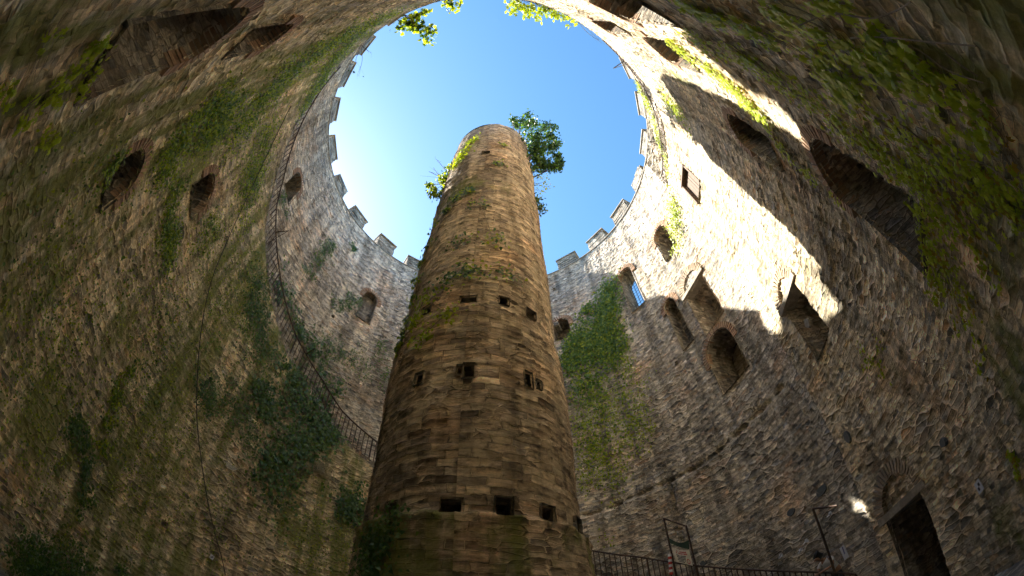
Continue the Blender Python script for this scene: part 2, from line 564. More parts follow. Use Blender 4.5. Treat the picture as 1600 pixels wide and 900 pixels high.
# openings: azimuth, bottom, top (in RAD above the eye), width (m), kind
OPEN = [
    dict(n='doorway', az=92.5, z0=-0.1875, z1=0.118, w=1.25, k='rect', lab='dark', depth=2.2),
    dict(n='window', az=94.5, z0=0.65, z1=0.875, w=0.95, k='rect', depth=1.3),
    dict(n='window', az=71.0, z0=1.22, z1=1.49, w=1.15, k='rect', depth=1.3),
    dict(n='arched_window', az=69.0, z0=0.93, z1=1.195, w=1.35, k='arch', depth=1.3, brick=1),
    dict(n='arched_window', az=51.0, z0=1.73, z1=2.09, w=0.85, k='arch', depth=0.95, through=1, brick=1),
    dict(n='arched_window', az=70.3, z0=1.80, z1=2.05, w=0.95, k='arch', depth=1.0, brick=1),
    dict(n='arched_niche', az=61.0, z0=1.27, z1=1.60, w=0.62, k='arch', depth=0.7, brick=1),
    dict(n='hatch', az=94.0, z0=1.66, z1=1.855, w=0.85, k='rect', depth=0.5),
    dict(n='arched_niche', az=23.0, z0=1.84, z1=2.02, w=0.85, k='arch', depth=0.8, brick=1),
    dict(n='arched_niche', az=-47.3, z0=1.80, z1=2.055, w=0.80, k='arch', depth=0.35, brick=1),
    dict(n='arched_window', az=-96.0, z0=1.86, z1=2.055, w=0.95, k='arch', depth=1.1, brick=1),
    dict(n='arched_window', az=-137.5, z0=0.525, z1=0.66, w=0.95, k='arch', depth=1.6, brick=1),
    dict(n='arched_window', az=-120.5, z0=0.95, z1=1.09, w=1.0, k='arch', depth=1.3, brick=1),
    dict(n='arched_window', az=-160.5, z0=0.33, z1=0.635, w=1.15, k='arch', depth=1.4, brick=1),
    dict(n='arched_window', az=-156.5, z0=0.74, z1=0.94, w=0.8, k='arch', depth=1.3, brick=1),
    dict(n='arched_window', az=131.0, z0=0.33, z1=0.645, w=1.2, k='arch', depth=1.8, brick=1),
    dict(n='arched_window', az=125.0, z0=0.86, z1=1.11, w=0.9, k='arch', depth=1.3, brick=1),
    dict(n='arched_window', az=142.0, z0=1.04, z1=1.28, w=1.0, k='arch', depth=1.1, brick=1),
    dict(n='arched_window', az=147.5, z0=1.38, z1=1.70, w=0.7, k='arch', depth=1.2, brick=1),
    dict(n='arched_window', az=154.5, z0=0.80, z1=1.18, w=1.0, k='arch', depth=1.3, brick=1),
    dict(n='added_sun_hole', az=0, z0=0, z1=0, w=0.42, k='rect', depth=1.5, through=1),
]
# unseen opening added behind the pillar to throw a sun spot on the opposite wall
_az, _z, _r = hit(1330, 782)
_p = pt(_az, RAD * 0.97, _z)
_h = Vector((SDIR.x, SDIR.y)); _b = _p.x * _h.x + _p.y * _h.y; _t = (-_b + math.sqrt(_b * _b - _h.length_squared * (_p.x ** 2 + _p.y ** 2 - RAD ** 2))) / _h.length_squared
_q = _p + SDIR * _t
OPEN[-1]['az'] = math.degrees(math.atan2(_q.x, _q.y))
OPEN[-1]['z0'] = (_q.z - EYE) / RAD - 0.025
OPEN[-1]['z1'] = (_q.z - EYE) / RAD + 0.025
for px, py, s in ((257, 818, 0.16), (262, 400, 0.14), (1380, 520, 0.1), (1178, 640, 0.1), (866, 452, 0.14), (1057, 567, 0.12), (268, 408, 0.1), (520, 494, 0.16)):
    a_, z_, r_ = hit(px, py)
    OPEN.append(dict(n='putlog_hole', az=a_, z0=(z_ - EYE) / RAD - s / 2 / RAD, z1=(z_ - EYE) / RAD + s / 2 / RAD, w=s, k='rect', depth=0.5))
for o_ in OPEN:
    o_['zb'], o_['zt'] = o_['z0'] * RAD + EYE, o_['z1'] * RAD + EYE
    o_['r'] = float(wall_r(o_['az'], 0.5 * (o_['zb'] + o_['zt'])))


def inside(o_, U, Z, m=0.0):
    """U metres along the wall from the opening's axis"""
    h = o_['w'] / 2
    if o_['k'] == 'rect':
        return (np.abs(U) < h + m) & (Z > o_['zb'] - m) & (Z < o_['zt'] + m)
    sp = o_['zt'] - h
    return ((np.abs(U) < h + m) & (Z > o_['zb'] - m) & (Z <= sp)) | ((U ** 2 + (Z - sp) ** 2 < (h + m) ** 2) & (Z > sp))


def outline(o_, m=0.0, n=14):
    h = o_['w'] / 2 + m
    if o_['k'] == 'rect':
        return [(-h, o_['zb'] - m), (h, o_['zb'] - m), (h, o_['zt'] + m), (-h, o_['zt'] + m)]
    sp = o_['zt'] - o_['w'] / 2
    return [(-h, o_['zb'] - m), (h, o_['zb'] - m)] + [(h * math.cos(PI * k / n), sp + h * math.sin(PI * k / n)) for k in range(n + 1)]


# smooth random field on a grid, periodic enough
_ph = rng.uniform(0, 2 * PI, (24,)); _ka = rng.integers(2, 40, 24); _kz = rng.uniform(-2.2, 2.2, 24)


def bulge(az, z):
    s = 0
    for i in range(24):
        s = s + np.sin(_ka[i] * np.radians(az) + _kz[i] * z + _ph[i]) / (3 + _ka[i] * 0.25)
    return s * 0.022


# moss and pale patches: centre given as the spot seen, radii in metres
MOSS = [(330, 190, 3.0, 2.2, 1.0), (480, 90, 3.0, 2.0, 0.9), (60, 650, 2.5, 1.6, 1.0), (40, 450, 1.6, 2.0, 0.7), (200, 700, 2.0, 1.4, .7), (250, 850, 2.5, 1.2, .9), (500, 840, 3.0, 1.5, 0.95),
        (440, 560, 2.6, 2.4, 0.8), (180, 520, 1.2, 1.8, .7), (400, 380, 1.8, 2.4, 0.7), (540, 700, 2.0, 1.5, .8), (350, 640, 1.5, 1.5, .5), (930, 620, 1.4, 2.5, 0.55), (1560, 330, 1.5, 2, 0.7),
        (1500, 480, 1.2, 2.5, .6), (1590, 600, 1.0, 2.5, .8), (1590, 820, 1.0, 2, .7), (1370, 560, .8, 1.2, .5), (600, 30, 3, 1.5, .8), (1580, 60, 2, 2, .8), (20, 100, 2, 2, .8), (1300, 690, .8, .8, .4), (1050, 110, 1.0, .8, 0.7)]
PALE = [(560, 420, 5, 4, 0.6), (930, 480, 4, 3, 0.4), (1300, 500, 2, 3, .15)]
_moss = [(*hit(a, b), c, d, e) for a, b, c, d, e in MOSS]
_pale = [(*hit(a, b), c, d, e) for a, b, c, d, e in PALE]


def field(lst, az, z, r):
    out = np.zeros_like(z)
    for a, zc, rc, ra, rz, s in lst:
        du = ((az - a + 180) % 360 - 180) * PI / 180 * r
        out = np.maximum(out, s * np.exp(-((du / ra) ** 2 + ((z - zc) / rz) ** 2)))
    return out


def wall_grid(name, lo, nz, mat, parent, openings, step=0.05):
    naz = int(2 * PI * RAD / step)
    az = np.linspace(A0, A1, naz + 1)
    base = ledge_z(np.clip(az, A1 + 1e-6, A0))
    if lo:
        zb, zt = np.full_like(az, -0.25), base
        rr = ledge_r(np.clip(az, A1 + 1e-6, A0))
    else:
        zb, zt = base, np.full_like(az, TOP)
        rr = np.full_like(az, RAD)
    v = np.linspace(0, 1, nz + 1)
    AZ = np.repeat(az[:, None], nz + 1, 1)
    Z = zb[:, None] + (zt - zb)[:, None] * v[None, :]
    Rr = np.repeat(rr[:, None], nz + 1, 1)
    R_ = Rr + bulge(AZ, Z) * (1 if lo else 0.7)
    if lo:     # wall below the stair swells near the foot and is ragged at its upper edge
        R_ = R_ + 0.06 * np.exp(-((zt[:, None] - Z) / 0.12) ** 2) * (0.5 + 0.5 * np.sin(AZ * 3.1) * np.sin(AZ * 1.27))
    else:      # beam groove and old crack in the upper masonry
        gz = 0.745 * RAD + EYE + 0.05 * np.sin(AZ * 0.21)
        ins = (AZ < 79) & (AZ > 12)
        R_ = R_ + np.where(ins, 0.19 * np.clip(0.65 + 0.35 * np.sin(AZ * 0.9) + 0.25 * np.sin(AZ * 2.3 + 1), 0.25, 1) * np.exp(-((Z - gz) / 0.06) ** 2), 0)
        R_ = R_ + np.where(ins, -0.035 / (1 + np.exp(-(gz - Z) / 0.04)), 0)
    for gl in ([(-237, .99), (-243, .94), (-248, .895), (-253, .88), (-259, .885)],
               [(44, .74), (44.3, .6), (43.6, .45), (44, .3)]):
        (ga, gz_) = np.array([p[0] for p in gl], float), np.array([p[1] for p in gl]) * RAD + EYE
        wob = 0.05 * np.sin(AZ * 1.9) + 0.03 * np.sin(Z * 5.1)
        if abs(ga[0] - ga[-1]) > 5:
            d = Z - np.interp(-AZ, -ga, gz_) + wob
            m = (AZ < ga.max()) & (AZ > ga.min())
        else:
            d = (AZ - 44) * PI / 180 * RAD + wob
            m = (Z > gz_.min()) & (Z < gz_.max())
        R_ = R_ + np.where(m, 0.16 * np.exp(-(d / 0.06) ** 2) * (0.6 + 0.4 * np.sin(AZ * 2.3 + Z * 3)), 0)
    a = np.radians(AZ)
    V = np.stack([R_ * np.sin(a), R_ * np.cos(a), Z], -1).reshape(-1, 3)
    U = -np.radians(AZ) * Rr if not lo else -np.radians(AZ) * RAD * 0.95
    UV = np.stack([U, Z], -1).reshape(-1, 2)
    idx = np.arange((naz + 1) * (nz + 1)).reshape(naz + 1, nz + 1)
    F = np.stack([idx[:-1, :-1], idx[1:, :-1], idx[1:, 1:], idx[:-1, 1:]], -1).reshape(-1, 4)
    hole = np.zeros(V.shape[0], bool)
    for o_ in openings:
        du = ((AZ - o_['az'] + 180) % 360 - 180) * PI / 180 * o_['r']
        hole |= inside(o_, du, Z, -0.005).ravel()
    keep = ~hole[F].all(1)
    F = F[keep]
    used = np.zeros(len(V), bool); used[F.ravel()] = True
    mp = np.cumsum(used) - 1
    ms = field(_moss, AZ, Z, Rr).ravel()
    if lo:
        ms = np.maximum(ms, (0.62 + 0.2 * np.sin(np.radians(AZ) * 7)).ravel() * ((AZ < -30) & (AZ > -190)).ravel())
        ms = np.maximum(ms, 0.35 * ((AZ <= -190)).ravel())
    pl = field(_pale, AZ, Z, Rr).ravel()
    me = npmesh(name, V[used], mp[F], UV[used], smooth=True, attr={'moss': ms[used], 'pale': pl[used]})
    return link(name, me, mat, parent)


# ------------------------------------------------------------------ ground
g = MB()
NG = 48
for i in range(NG):
    a, b = 360 * i / NG, 360 * (i + 1) / NG
    g.face([pt(a, 3000, -0.02), pt(b, 3000, -0.02), (0, 0, -0.02)])
M_GROUND = plain('ground_earth', (0.17, 0.14, 0.10), 0.95, nz=0.4, sc=0.8, col2=(0.06, 0.08, 0.03))
tag(g.build('ground', M_GROUND), kind='structure')
g = MB()
for i in range(NG):
    a, b = 360 * i / NG, 360 * (i + 1) / NG
    g.face([pt(b, RAD + 0.3, 0.0), pt(a, RAD + 0.3, 0.0), (0, 0, 0.0)])
M_PAVE = rubble('floor_flagstones', (0.5, 0.45), STOPS_WALL, (0.5, 0.43, 0.33), 0.02, disp=False, bright=1.2)
tag(g.build('floor', M_PAVE), kind='structure')

# ------------------------------------------------------------------ the round wall
TW = thing('tower_wall', (0, RAD + 0.5, 0), 'round rubble stone tower wall rising all around the pillar, with windows, battlements and a ledge stair', 'tower wall')
lower = wall_grid('lower_wall', True, 380, M_LOW, TW, OPEN, 0.045)
upper = wall_grid('upper_wall', False, 380, M_WALL, TW, OPEN, 0.045)
THK = 1.5
# ledge stair: treads and risers, one strip
st = MB()
run = 0.31 / (0.965 * RAD) * 180 / PI
az = A0
while az > A1 + 0.01:
    b = max(az - run, A1)
    z = float(ledge_z(max(b, A1 + 0.001))); z0 = float(ledge_z(min(az, A0)))
    ra, rb = float(ledge_r(min(az, A0))) + 0.01, float(ledge_r(max(b, A1 + 0.001))) + 0.01
    st.face([pt(az, ra, z), pt(b, rb, z), pt(b, RAD + 0.2, z), pt(az, RAD + 0.2, z)], [(-az * .14, ra), (-b * .14, rb), (-b * .14, RAD + .2), (-az * .14, RAD + .2)])
    if z - z0 > 0.002:
        st.face([pt(az, ra, z), pt(az, RAD + 0.2, z), pt(az, RAD + 0.2, z0 - 0.1), pt(az, ra, z0 - 0.1)])
        st.face([pt(az, ra, z), pt(az, ra, z0 - 0.1), pt(b, rb, z - 0.1), pt(b, rb, z)])
    az = b
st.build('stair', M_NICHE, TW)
# outer face and wall head
of = MB()
NS = 180
RO = RAD + THK
thr = [o_ for o_ in OPEN if o_.get('through')]
zs = [-0.2, 4, 8, 12]
zlev = sorted(set([-0.2, 3, 6, 9, 12, 15, 18, TOP - 0.35]))
NZ = 120
Zl = np.linspace(-0.2, TOP - 0.35, NZ + 1)
NA = 360
AZo = np.linspace(-180, 180, NA + 1)
A2, Z2 = np.meshgrid(AZo, Zl, indexing='ij')
Vo = np.stack([RO * np.sin(np.radians(A2)), RO * np.cos(np.radians(A2)), Z2], -1).reshape(-1, 3)
idx = np.arange((NA + 1) * (NZ + 1)).reshape(NA + 1, NZ + 1)
Fo = np.stack([idx[:-1, :-1], idx[:-1, 1:], idx[1:, 1:], idx[1:, :-1]], -1).reshape(-1, 4)
hole = np.zeros(len(Vo), bool)
for o_ in thr:
    rise = 0.0
    azc, zc = o_['az'], 0.0
    if o_['n'] == 'added_sun_hole':
        q_ = pt(o_['az'], RAD, 0.5 * (o_['zb'] + o_['zt'])) + SDIR * (THK / max(0.1, SDIR.xy.length * abs(math.cos(D2R(o_['az'] - SUN_AZ)))))
        azc = math.degrees(math.atan2(q_.x, q_.y)); zc = q_.z
        o_['out'] = q_
        hole |= ((np.abs((A2 - azc) * PI / 180 * RO) < 0.5) & (np.abs(Z2 - zc) < 0.5)).ravel()
    else:
        du = (A2 - azc) * PI / 180 * RAD
        hole |= ((np.abs(du) < o_['w'] / 2 + 0.5) & (Z2 > o_['zb'] - 0.1) & (Z2 < o_['zt'] + 1.0)).ravel()
Fo = Fo[~hole[Fo].all(1)]
link('outer_face', npmesh('outer_face', Vo, Fo, np.stack([np.radians(A2).ravel() * RO, Z2.ravel()], -1), True), M_OUT, TW)
hd = MB()
for i in range(NS):
    a, b = 360 * i / NS, 360 * (i + 1) / NS
    u0, u1 = a * .14, b * .14
    hd.face([pt(a, RAD - 0.03, TOP), pt(b, RAD - 0.03, TOP), pt(b, RAD + 0.75, TOP), pt(a, RAD + 0.75, TOP)], [(u0, 0), (u1, 0), (u1, .8), (u0, .8)])
    hd.face([pt(a, RAD - 0.03, TOP - .06), pt(a, RAD - 0.03, TOP), pt(b, RAD - 0.03, TOP), pt(b, RAD - 0.03, TOP - .06)][::-1], [(u0, 0), (u0, .1), (u1, .1), (u1, 0)])
    hd.face([pt(a, RAD - 0.03, TOP - .06), pt(b, RAD - 0.03, TOP - .06), pt(b, RAD + 0.1, TOP - .06), pt(a, RAD + 0.1, TOP - .06)][::-1], [(u0, 0), (u1, 0), (u1, .1), (u0, .1)])
    hd.face([pt(a, RAD + 0.75, TOP), pt(b, RAD + 0.75, TOP), pt(b, RAD + 0.75, TOP - .35), pt(a, RAD + 0.75, TOP - .35)], [(u0, 0), (u1, 0), (u1, .35), (u0, .35)])
    hd.face([pt(a, RAD + 0.75, TOP - .35), pt(b, RAD + 0.75, TOP - .35), pt(b, RO, TOP - .35), pt(a, RO, TOP - .35)], [(u0, 0), (u1, 0), (u1, .8), (u0, .8)])
hd.build('wall_head', M_SLAB, TW)
# merlons with pitched coping
MAZ = [30.5, 45.5, 60.2, 76.0, 90.2, 105.0, 119.5, 134.5, 149.5, 164.5, 179.5, -166, -151.5, -137, -124.5, -110.5, -95.5, -80.5, -65.5, -49.2, -34.2, -19, -3.5, 13]
for k, a in enumerate(MAZ):
    mb = MB()
    wd, dp, hh = 1.22 + random.uniform(-.14, .12), 0.62, 1.0 + random.uniform(-.16, .12)
    ex = Vector((math.cos(D2R(a)), -math.sin(D2R(a)), 0)); ey = Vector((math.sin(D2R(a)), math.cos(D2R(a)), 0))
    rt = Matrix.Rotation(random.uniform(-.05, .05), 3, 'Z') @ Matrix.Rotation(random.uniform(-.025, .025), 3, 'Y')
    ex, ey = rt @ ex, rt @ ey
    c = pt(a, RAD + dp / 2 - 0.02, TOP - .02)
    nx = 6
    cs = []
    zz = TOP
    rows = 5
    for rw in range(rows):        # coursed block of the merlon, each course a little uneven
        h = hh / rows
        j = random.uniform(-.012, .012)
        mb.box(c + Vector((0, 0, zz - TOP + h / 2)) + ex * j, wd + random.uniform(-.03, .03), dp + random.uniform(-.02, .02), h * .985, ex, ey, jit=0.022)
        zz += h
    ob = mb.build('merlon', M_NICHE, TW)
    if k % 7 == 3:      # this one has lost its coping, a broken course remains
        cb_ = MB(); cb_.box(c + Vector((0, 0, hh + .07)) + ex * .2, wd * .45, dp * .8, .16, ex, ey, jit=.05); cb_.build('broken_course', M_NICHE, ob)
        continue
    cp = MB()
    W, Dp = wd + 0.12, dp + 0.14
    b0 = c + Vector((0, 0, hh))
    P = [b0 + ex * (i * W / 2) + ey * (j * Dp / 2) + Vector((0, 0, q)) for q in (0, 0.07) for i, j in ((-1, -1), (1, -1), (1, 1), (-1, 1))]
    Rg = [b0 + ex * (-W / 2 * .8) + Vector((0, 0, .26)), b0 + ex * (W / 2 * .8) + Vector((0, 0, .26))]
    for q in ((3, 2, 1, 0), (0, 1, 5, 4), (1, 2, 6, 5), (2, 3, 7, 6), (3, 0, 4, 7)):
        cp.face([P[i] for i in q])
    cp.face([P[4], P[5], Rg[1], Rg[0]]); cp.face([P[6], P[7], Rg[0], Rg[1]]); cp.face([P[5], P[6], Rg[1]]); cp.face([P[7], P[4], Rg[0]])
    cp.build('coping', M_SLAB, ob)


def frame_at(a):
    ex = Vector((math.cos(D2R(a)), -math.sin(D2R(a)), 0)); ey = Vector((math.sin(D2R(a)), math.cos(D2R(a)), 0))
    return ex, ey


def build_opening(o_, host, rbase=None, mats=(None, None)):
    a = o_['az']
    ex, ey = frame_at(a)
    r0 = rbase or o_['r']
    ol = outline(o_, 0.0)
    n = len(ol)

    def P(u, z, d):
        aa = a + u / r0 * 180 / PI
        q = pt(aa, r0, z)
        if o_['n'] == 'added_sun_hole':
            f = d / o_['depth']
            return q + (o_['out'] - pt(a, RAD, 0.5 * (o_['zb'] + o_['zt']))) * f  # added hole: tunnel slanted along the sun so its beam gets through
        return q + ey * d + ex * (-u * 0.0)
    mb = MB()
    per = 0
    ds = [-0.03, o_['depth'] * 0.3, o_['depth'] * 0.65, o_['depth'] + (0.02 if o_.get('through') else 0)]
    jit = [[(random.uniform(-.012, .012), random.uniform(-.012, .012)) for _ in ol] for _ in ds]
    for i in range(n):
        (u0, z0), (u1, z1) = ol[i], ol[(i + 1) % n]
        L = math.hypot(u1 - u0, z1 - z0)
        for j in range(3):
            def Q(ii, jj):
                u, z = ol[ii % n]
                return P(u + jit[jj][ii % n][0], z + jit[jj][ii % n][1], ds[jj])
            mb.face([Q(i, j), Q(i + 1, j), Q(i + 1, j + 1), Q(i, j + 1)][::-1],
                    [(ds[j] + a, per), (ds[j] + a, per + L), (ds[j + 1] + a, per + L), (ds[j + 1] + a, per)][::-1])
        per += L
    if not o_.get('through'):
        d = ds[-1] - 0.004
        cz = 0.5 * (o_['zb'] + o_['zt'])
        for i in range(n):
            (u0, z0), (u1, z1) = ol[i], ol[(i + 1) % n]
            mb.face([P(0, cz, d), P(u1 * 1.03, cz + (z1 - cz) * 1.03, d), P(u0 * 1.03, cz + (z0 - cz) * 1.03, d)], [(0, cz), (u1, z1), (u0, z0)])
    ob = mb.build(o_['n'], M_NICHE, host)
    if o_['n'] == 'added_sun_hole' or o_['n'] == 'putlog_hole':
        return ob
    h = o_['w'] / 2
    if o_['k'] == 'arch':
        sp = o_['zt'] - h
        vb = MB()
        nb = max(12, int(PI * h / 0.085))
        for i in range(-3, nb + 3):
            th = PI * (i + 0.5) / nb
            rr = h + 0.10
            if i < 0 or i >= nb:
                s_ = 1 if i < 0 else -1
                kk = (-i - 0.5) if i < 0 else (i - nb + 0.5)
                u, z = s_ * rr, sp - kk * 0.075
                er = Vector((s_, 0)); et = Vector((0, 1))
            else:
                u, z = rr * math.cos(th), sp + rr * math.sin(th)
                er = Vector((math.cos(th), math.sin(th))); et = Vector((-math.sin(th), math.cos(th)))
            e1 = ex * er.x + Vector((0, 0, er.y)); e2 = ex * et.x + Vector((0, 0, et.y))
            lr = 0.21 * random.uniform(0.95, 1.05)
            vb.box(P(u, z, 0.085), lr, 0.064, 0.24 + random.uniform(-.008, .008), e1, e2, -ey, jit=0.003)
        vb.build('arch_surround', M_BRICK, ob)
    else:
        if o_['n'] in ('doorway', 'window'):
            lb = MB()
            lh = 0.17 if o_['n'] == 'doorway' else 0.14
            lb.box(P(0, o_['zt'] + lh / 2 - 0.01, 0.10), o_['w'] + 0.36, 0.42, lh, ex, ey, jit=0.01)
            lb.build('lintel', M_SLAB, ob)
            vb = MB()
            h2 = h + 0.12
            sp = o_['zt'] + lh + 0.0
            nb = int(PI * h2 / 0.10)
            for i in range(nb):
                th = PI * (i + 0.5) / nb
                u, z = (h2 - 0.05) * math.cos(th), sp + (h2 * 0.98) * math.sin(th)
                e1 = ex * math.cos(th) + Vector((0, 0, math.sin(th))); e2 = ex * (-math.sin(th)) + Vector((0, 0, math.cos(th)))
                vb.box(P(u, z, 0.06), 0.30 * random.uniform(.9, 1.1), 0.062, 0.22, e1, e2, -ey, jit=0.008)
            vb.build('relieving_arch', M_BRICKP, ob)
    return ob


for o_ in OPEN:
    ob = build_opening(o_, TW)
    a = o_['az']; ex, ey = frame_at(a)
    if o_['n'] == 'arched_window' and o_.get('through'):
        gb = MB()
        base = pt(a, RAD, 0) + ey * (o_['depth'] - 0.20)
        hh = o_['zt'] - o_['zb']
        for i in range(-2, 3):
            gb.tube([base + ex * (i * 0.165) + Vector((0, 0, o_['zb'])), base + ex * (i * 0.165) + Vector((0, 0, o_['zt'] - (0.02 if i == 0 else 0.06 * abs(i) ** 1.6)))], 0.016, 5)
        for k in range(1, int(hh / 0.19)):
            gb.tube([base + ex * (-o_['w'] / 2) + Vector((0, 0, o_['zb'] + k * 0.19)), base + ex * (o_['w'] / 2) + Vector((0, 0, o_['zb'] + k * 0.19))], 0.014, 5)
        gb.build('iron_grille', M_IRON, ob)
    if o_['n'] == 'hatch':
        sb = MB()
        hh = o_['zt'] - o_['zb']
        for i in range(6):
            u = (i - 2.5) * o_['w'] / 6
            sb.box(pt(a, o_['r'], 0) + ex * u + ey * 0.10 + Vector((0, 0, (o_['zb'] + o_['zt']) / 2)), o_['w'] / 6 - 0.012, 0.035, hh, ex, ey, jit=0.004)
        sb.box(pt(a, o_['r'], o_['zt'] + 0.03) + ey * 0.05, o_['w'] + 0.15, 0.3, 0.1, ex, ey)
        for s_ in (-1, 1):
            sb.box(pt(a, o_['r'], (o_['zb'] + o_['zt']) / 2) + ex * (s_ * (o_['w'] / 2 + 0.02)) + ey * 0.03, 0.07, 0.2, hh, ex, ey)
        sb.build('plank_shutter', M_WOOD, ob)
# a few large smooth blocks set in the masonry
for px, py, w_, h_, m_ in ((1285, 766, 0.46, 0.30, M_GREYSTONE), (1237, 800, 0.34, 0.24, M_GREYSTONE), (1325, 683, 0.2, 0.34, M_GREYSTONE), (1475, 690, .2, .2, M_GREYSTONE), (1263, 505, .25, .3, M_SLAB), (1100, 880, .3, .2, M_GREYSTONE)):
    a, z, r = hit(px, py)
    ex, ey = frame_at(a)
    mb = MB()
    c = pt(a, r + 0.02, z)
    ng = 9
    ring = []
    for k in range(ng):
        th = 2 * PI * k / ng + 0.2
        rr = random.uniform(0.85, 1.08)
        ring.append(c + ex * (w_ / 2 * rr * math.cos(th)) + Vector((0, 0, h_ / 2 * rr * math.sin(th))))
    inn = [c + (p - c) * 0.86 - ey * 0.075 for p in ring]
    for k in range(ng):
        mb.face([ring[k], ring[(k + 1) % ng], inn[(k + 1) % ng], inn[k]])
    mb.face(inn)
    mb.build('set_stone', m_, TW)

# ------------------------------------------------------------------ the pillar
PL = thing('stone_pillar', (0, 0, 0), 'tall round free-standing stone pillar in the middle of the tower, putlog holes around it', 'pillar')
PHOLES = []
for px, py, w_, h_, d_ in ((612, 797, .22, .24, .8), (706, 792, .29, .25, .8), (788, 793, .24, .31, .8), (856, 804, .24, .27, .8), (903, 822, .24, .26, .8), (574, 815, .2, .2, .6),
                           (655, 592, .18, .26, .5), (732, 579, .20, .30, .5), (718, 578, .1, .2, .3), (826, 594, .15, .34, .5), (842, 602, .12, .2, .2),
                           (732, 468, .33, .18, .5), (787, 471, .22, .22, .5), (830, 491, .25, .22, .6), (668, 484, .22, .22, .5), (866, 517, .24, .26, .5), (759, 239, .30, .28, .5)):
    a, z, r = hit(px, py)
    PHOLES.append(dict(n='putlog_hole', az=a, zb=z - h_ / 2, zt=z + h_ / 2, w=w_, k='rect', depth=d_, r=r))
naz, nz = 330, 640
AZ, Z = np.meshgrid(np.linspace(180, -180, naz + 1), np.linspace(-0.2, PTOP, nz + 1), indexing='ij')
R_ = pillar_r(Z) + bulge(AZ, Z) * 0.6 + 0.02 * np.sin(Z * 1.7 + np.radians(AZ) * 2)
# crumbling lip over the wide foot and eroded top
R_ = R_ + 0.035 * np.exp(-((Z - (0.262 * RAD + EYE)) / 0.06) ** 2) * (1 + np.sin(AZ * 0.31) * np.sin(AZ * 0.117))
Zt = Z + np.where(Z > PTOP - 0.6, (Z - PTOP + 0.6) / 0.6, 0) * (0.10 * np.sin(np.radians(AZ) * 3 + 1) + 0.05 * np.sin(np.radians(AZ) * 11))
a = np.radians(AZ)
V = np.stack([R_ * np.sin(a) + lean(Z), R_ * np.cos(a), Zt], -1).reshape(-1, 3)
UV = np.stack([-a * PR, Z], -1).reshape(-1, 2)
idx = np.arange((naz + 1) * (nz + 1)).reshape(naz + 1, nz + 1)
F = np.stack([idx[:-1, :-1], idx[:-1, 1:], idx[1:, 1:], idx[1:, :-1]], -1).reshape(-1, 4)
hole = np.zeros(len(V), bool)
for o_ in PHOLES:
    du = ((AZ - o_['az'] + 180) % 360 - 180) * PI / 180 * o_['r']
    hole |= inside(o_, du, Z, -0.004).ravel()
F = F[~hole[F].all(1)]
ms = (np.where(Z < 0.27 * RAD + EYE, 0.6, 0.0) + 0.5 * np.exp(-((Z - 13.2) / 0.9) ** 2) + 0.45 * np.exp(-((Z - PTOP) / 1.0) ** 2) + 0.3 * np.exp(-((AZ + 150) / 25.) ** 2)).ravel()
link('shaft', npmesh('shaft', V, F, UV, True, {'moss': ms, 'pale': np.zeros_like(ms)}), M_COL, PL)
cp = MB()
for i in range(64):
    a0, a1 = 360 * i / 64, 360 * (i + 1) / 64
    cp.face([ppt(a1, PR * 1.0, PTOP - 0.03), ppt(a0, PR * 1.0, PTOP - 0.03), (float(lean(PTOP)), 0, PTOP + 0.12)])
cp.build('pillar_head', M_NICHE, PL)
# the holes run inward
for o_ in PHOLES:
    a, r0 = o_['az'], o_['r']
    ex, ey = frame_at(a)
    mb = MB()
    h = o_['w'] / 2
    c = [(-h, o_['zb']), (h, o_['zb']), (h, o_['zt']), (-h, o_['zt'])]
    fr = [ppt(a, r0 + 0.03, z) + ex * (u + random.uniform(-.01, .01)) for u, z in c]
    bk = [ppt(a, r0 - o_['depth'], z) + ex * u * 0.95 for u, z in c]
    for i in range(4):
        mb.face([fr[i], fr[(i + 1) % 4], bk[(i + 1) % 4], bk[i]])
    mb.face(bk)
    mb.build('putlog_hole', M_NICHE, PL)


# ------------------------------------------------------------------ plants
def tmpl_palm():
    V, F = [], []
    for k, (ang, L) in enumerate(((-75, .62), (-38, .85), (0, 1.0), (38, .85), (75, .62))):
        a = D2R(ang)
        d = Vector((math.sin(a), math.cos(a), 0)); s = Vector((math.cos(a), -math.sin(a), 0))
        i = len(V)
        V += [Vector((0, 0, 0)), d * L * .55 + s * L * .22 + Vector((0, 0, -.04)), d * L + Vector((0, 0, -.14 * L)), d * L * .55 - s * L * .22 + Vector((0, 0, -.04))]
        F.append((i, i + 1, i + 2, i + 3))
    return np.array(V), np.array(F)


def tmpl_ivy():
    V = [(0, 0, 0), (.42, .12, -.05), (.30, .50, .02), (0, 1, -.12), (-.30, .50, .02), (-.42, .12, -.05)]
    F = [(0, 1, 2, 3), (0, 3, 4, 5)]
    return np.array(V, float), np.array(F)


def tmpl_oval():
    V = [(0, 0, 0), (.26, .45, .06), (0, 1, -.1), (-.26, .45, .06)]
    return np.array(V, float), np.array([(0, 1, 2, 3)])


TP, TI, TO = tmpl_palm(), tmpl_ivy(), tmpl_oval()


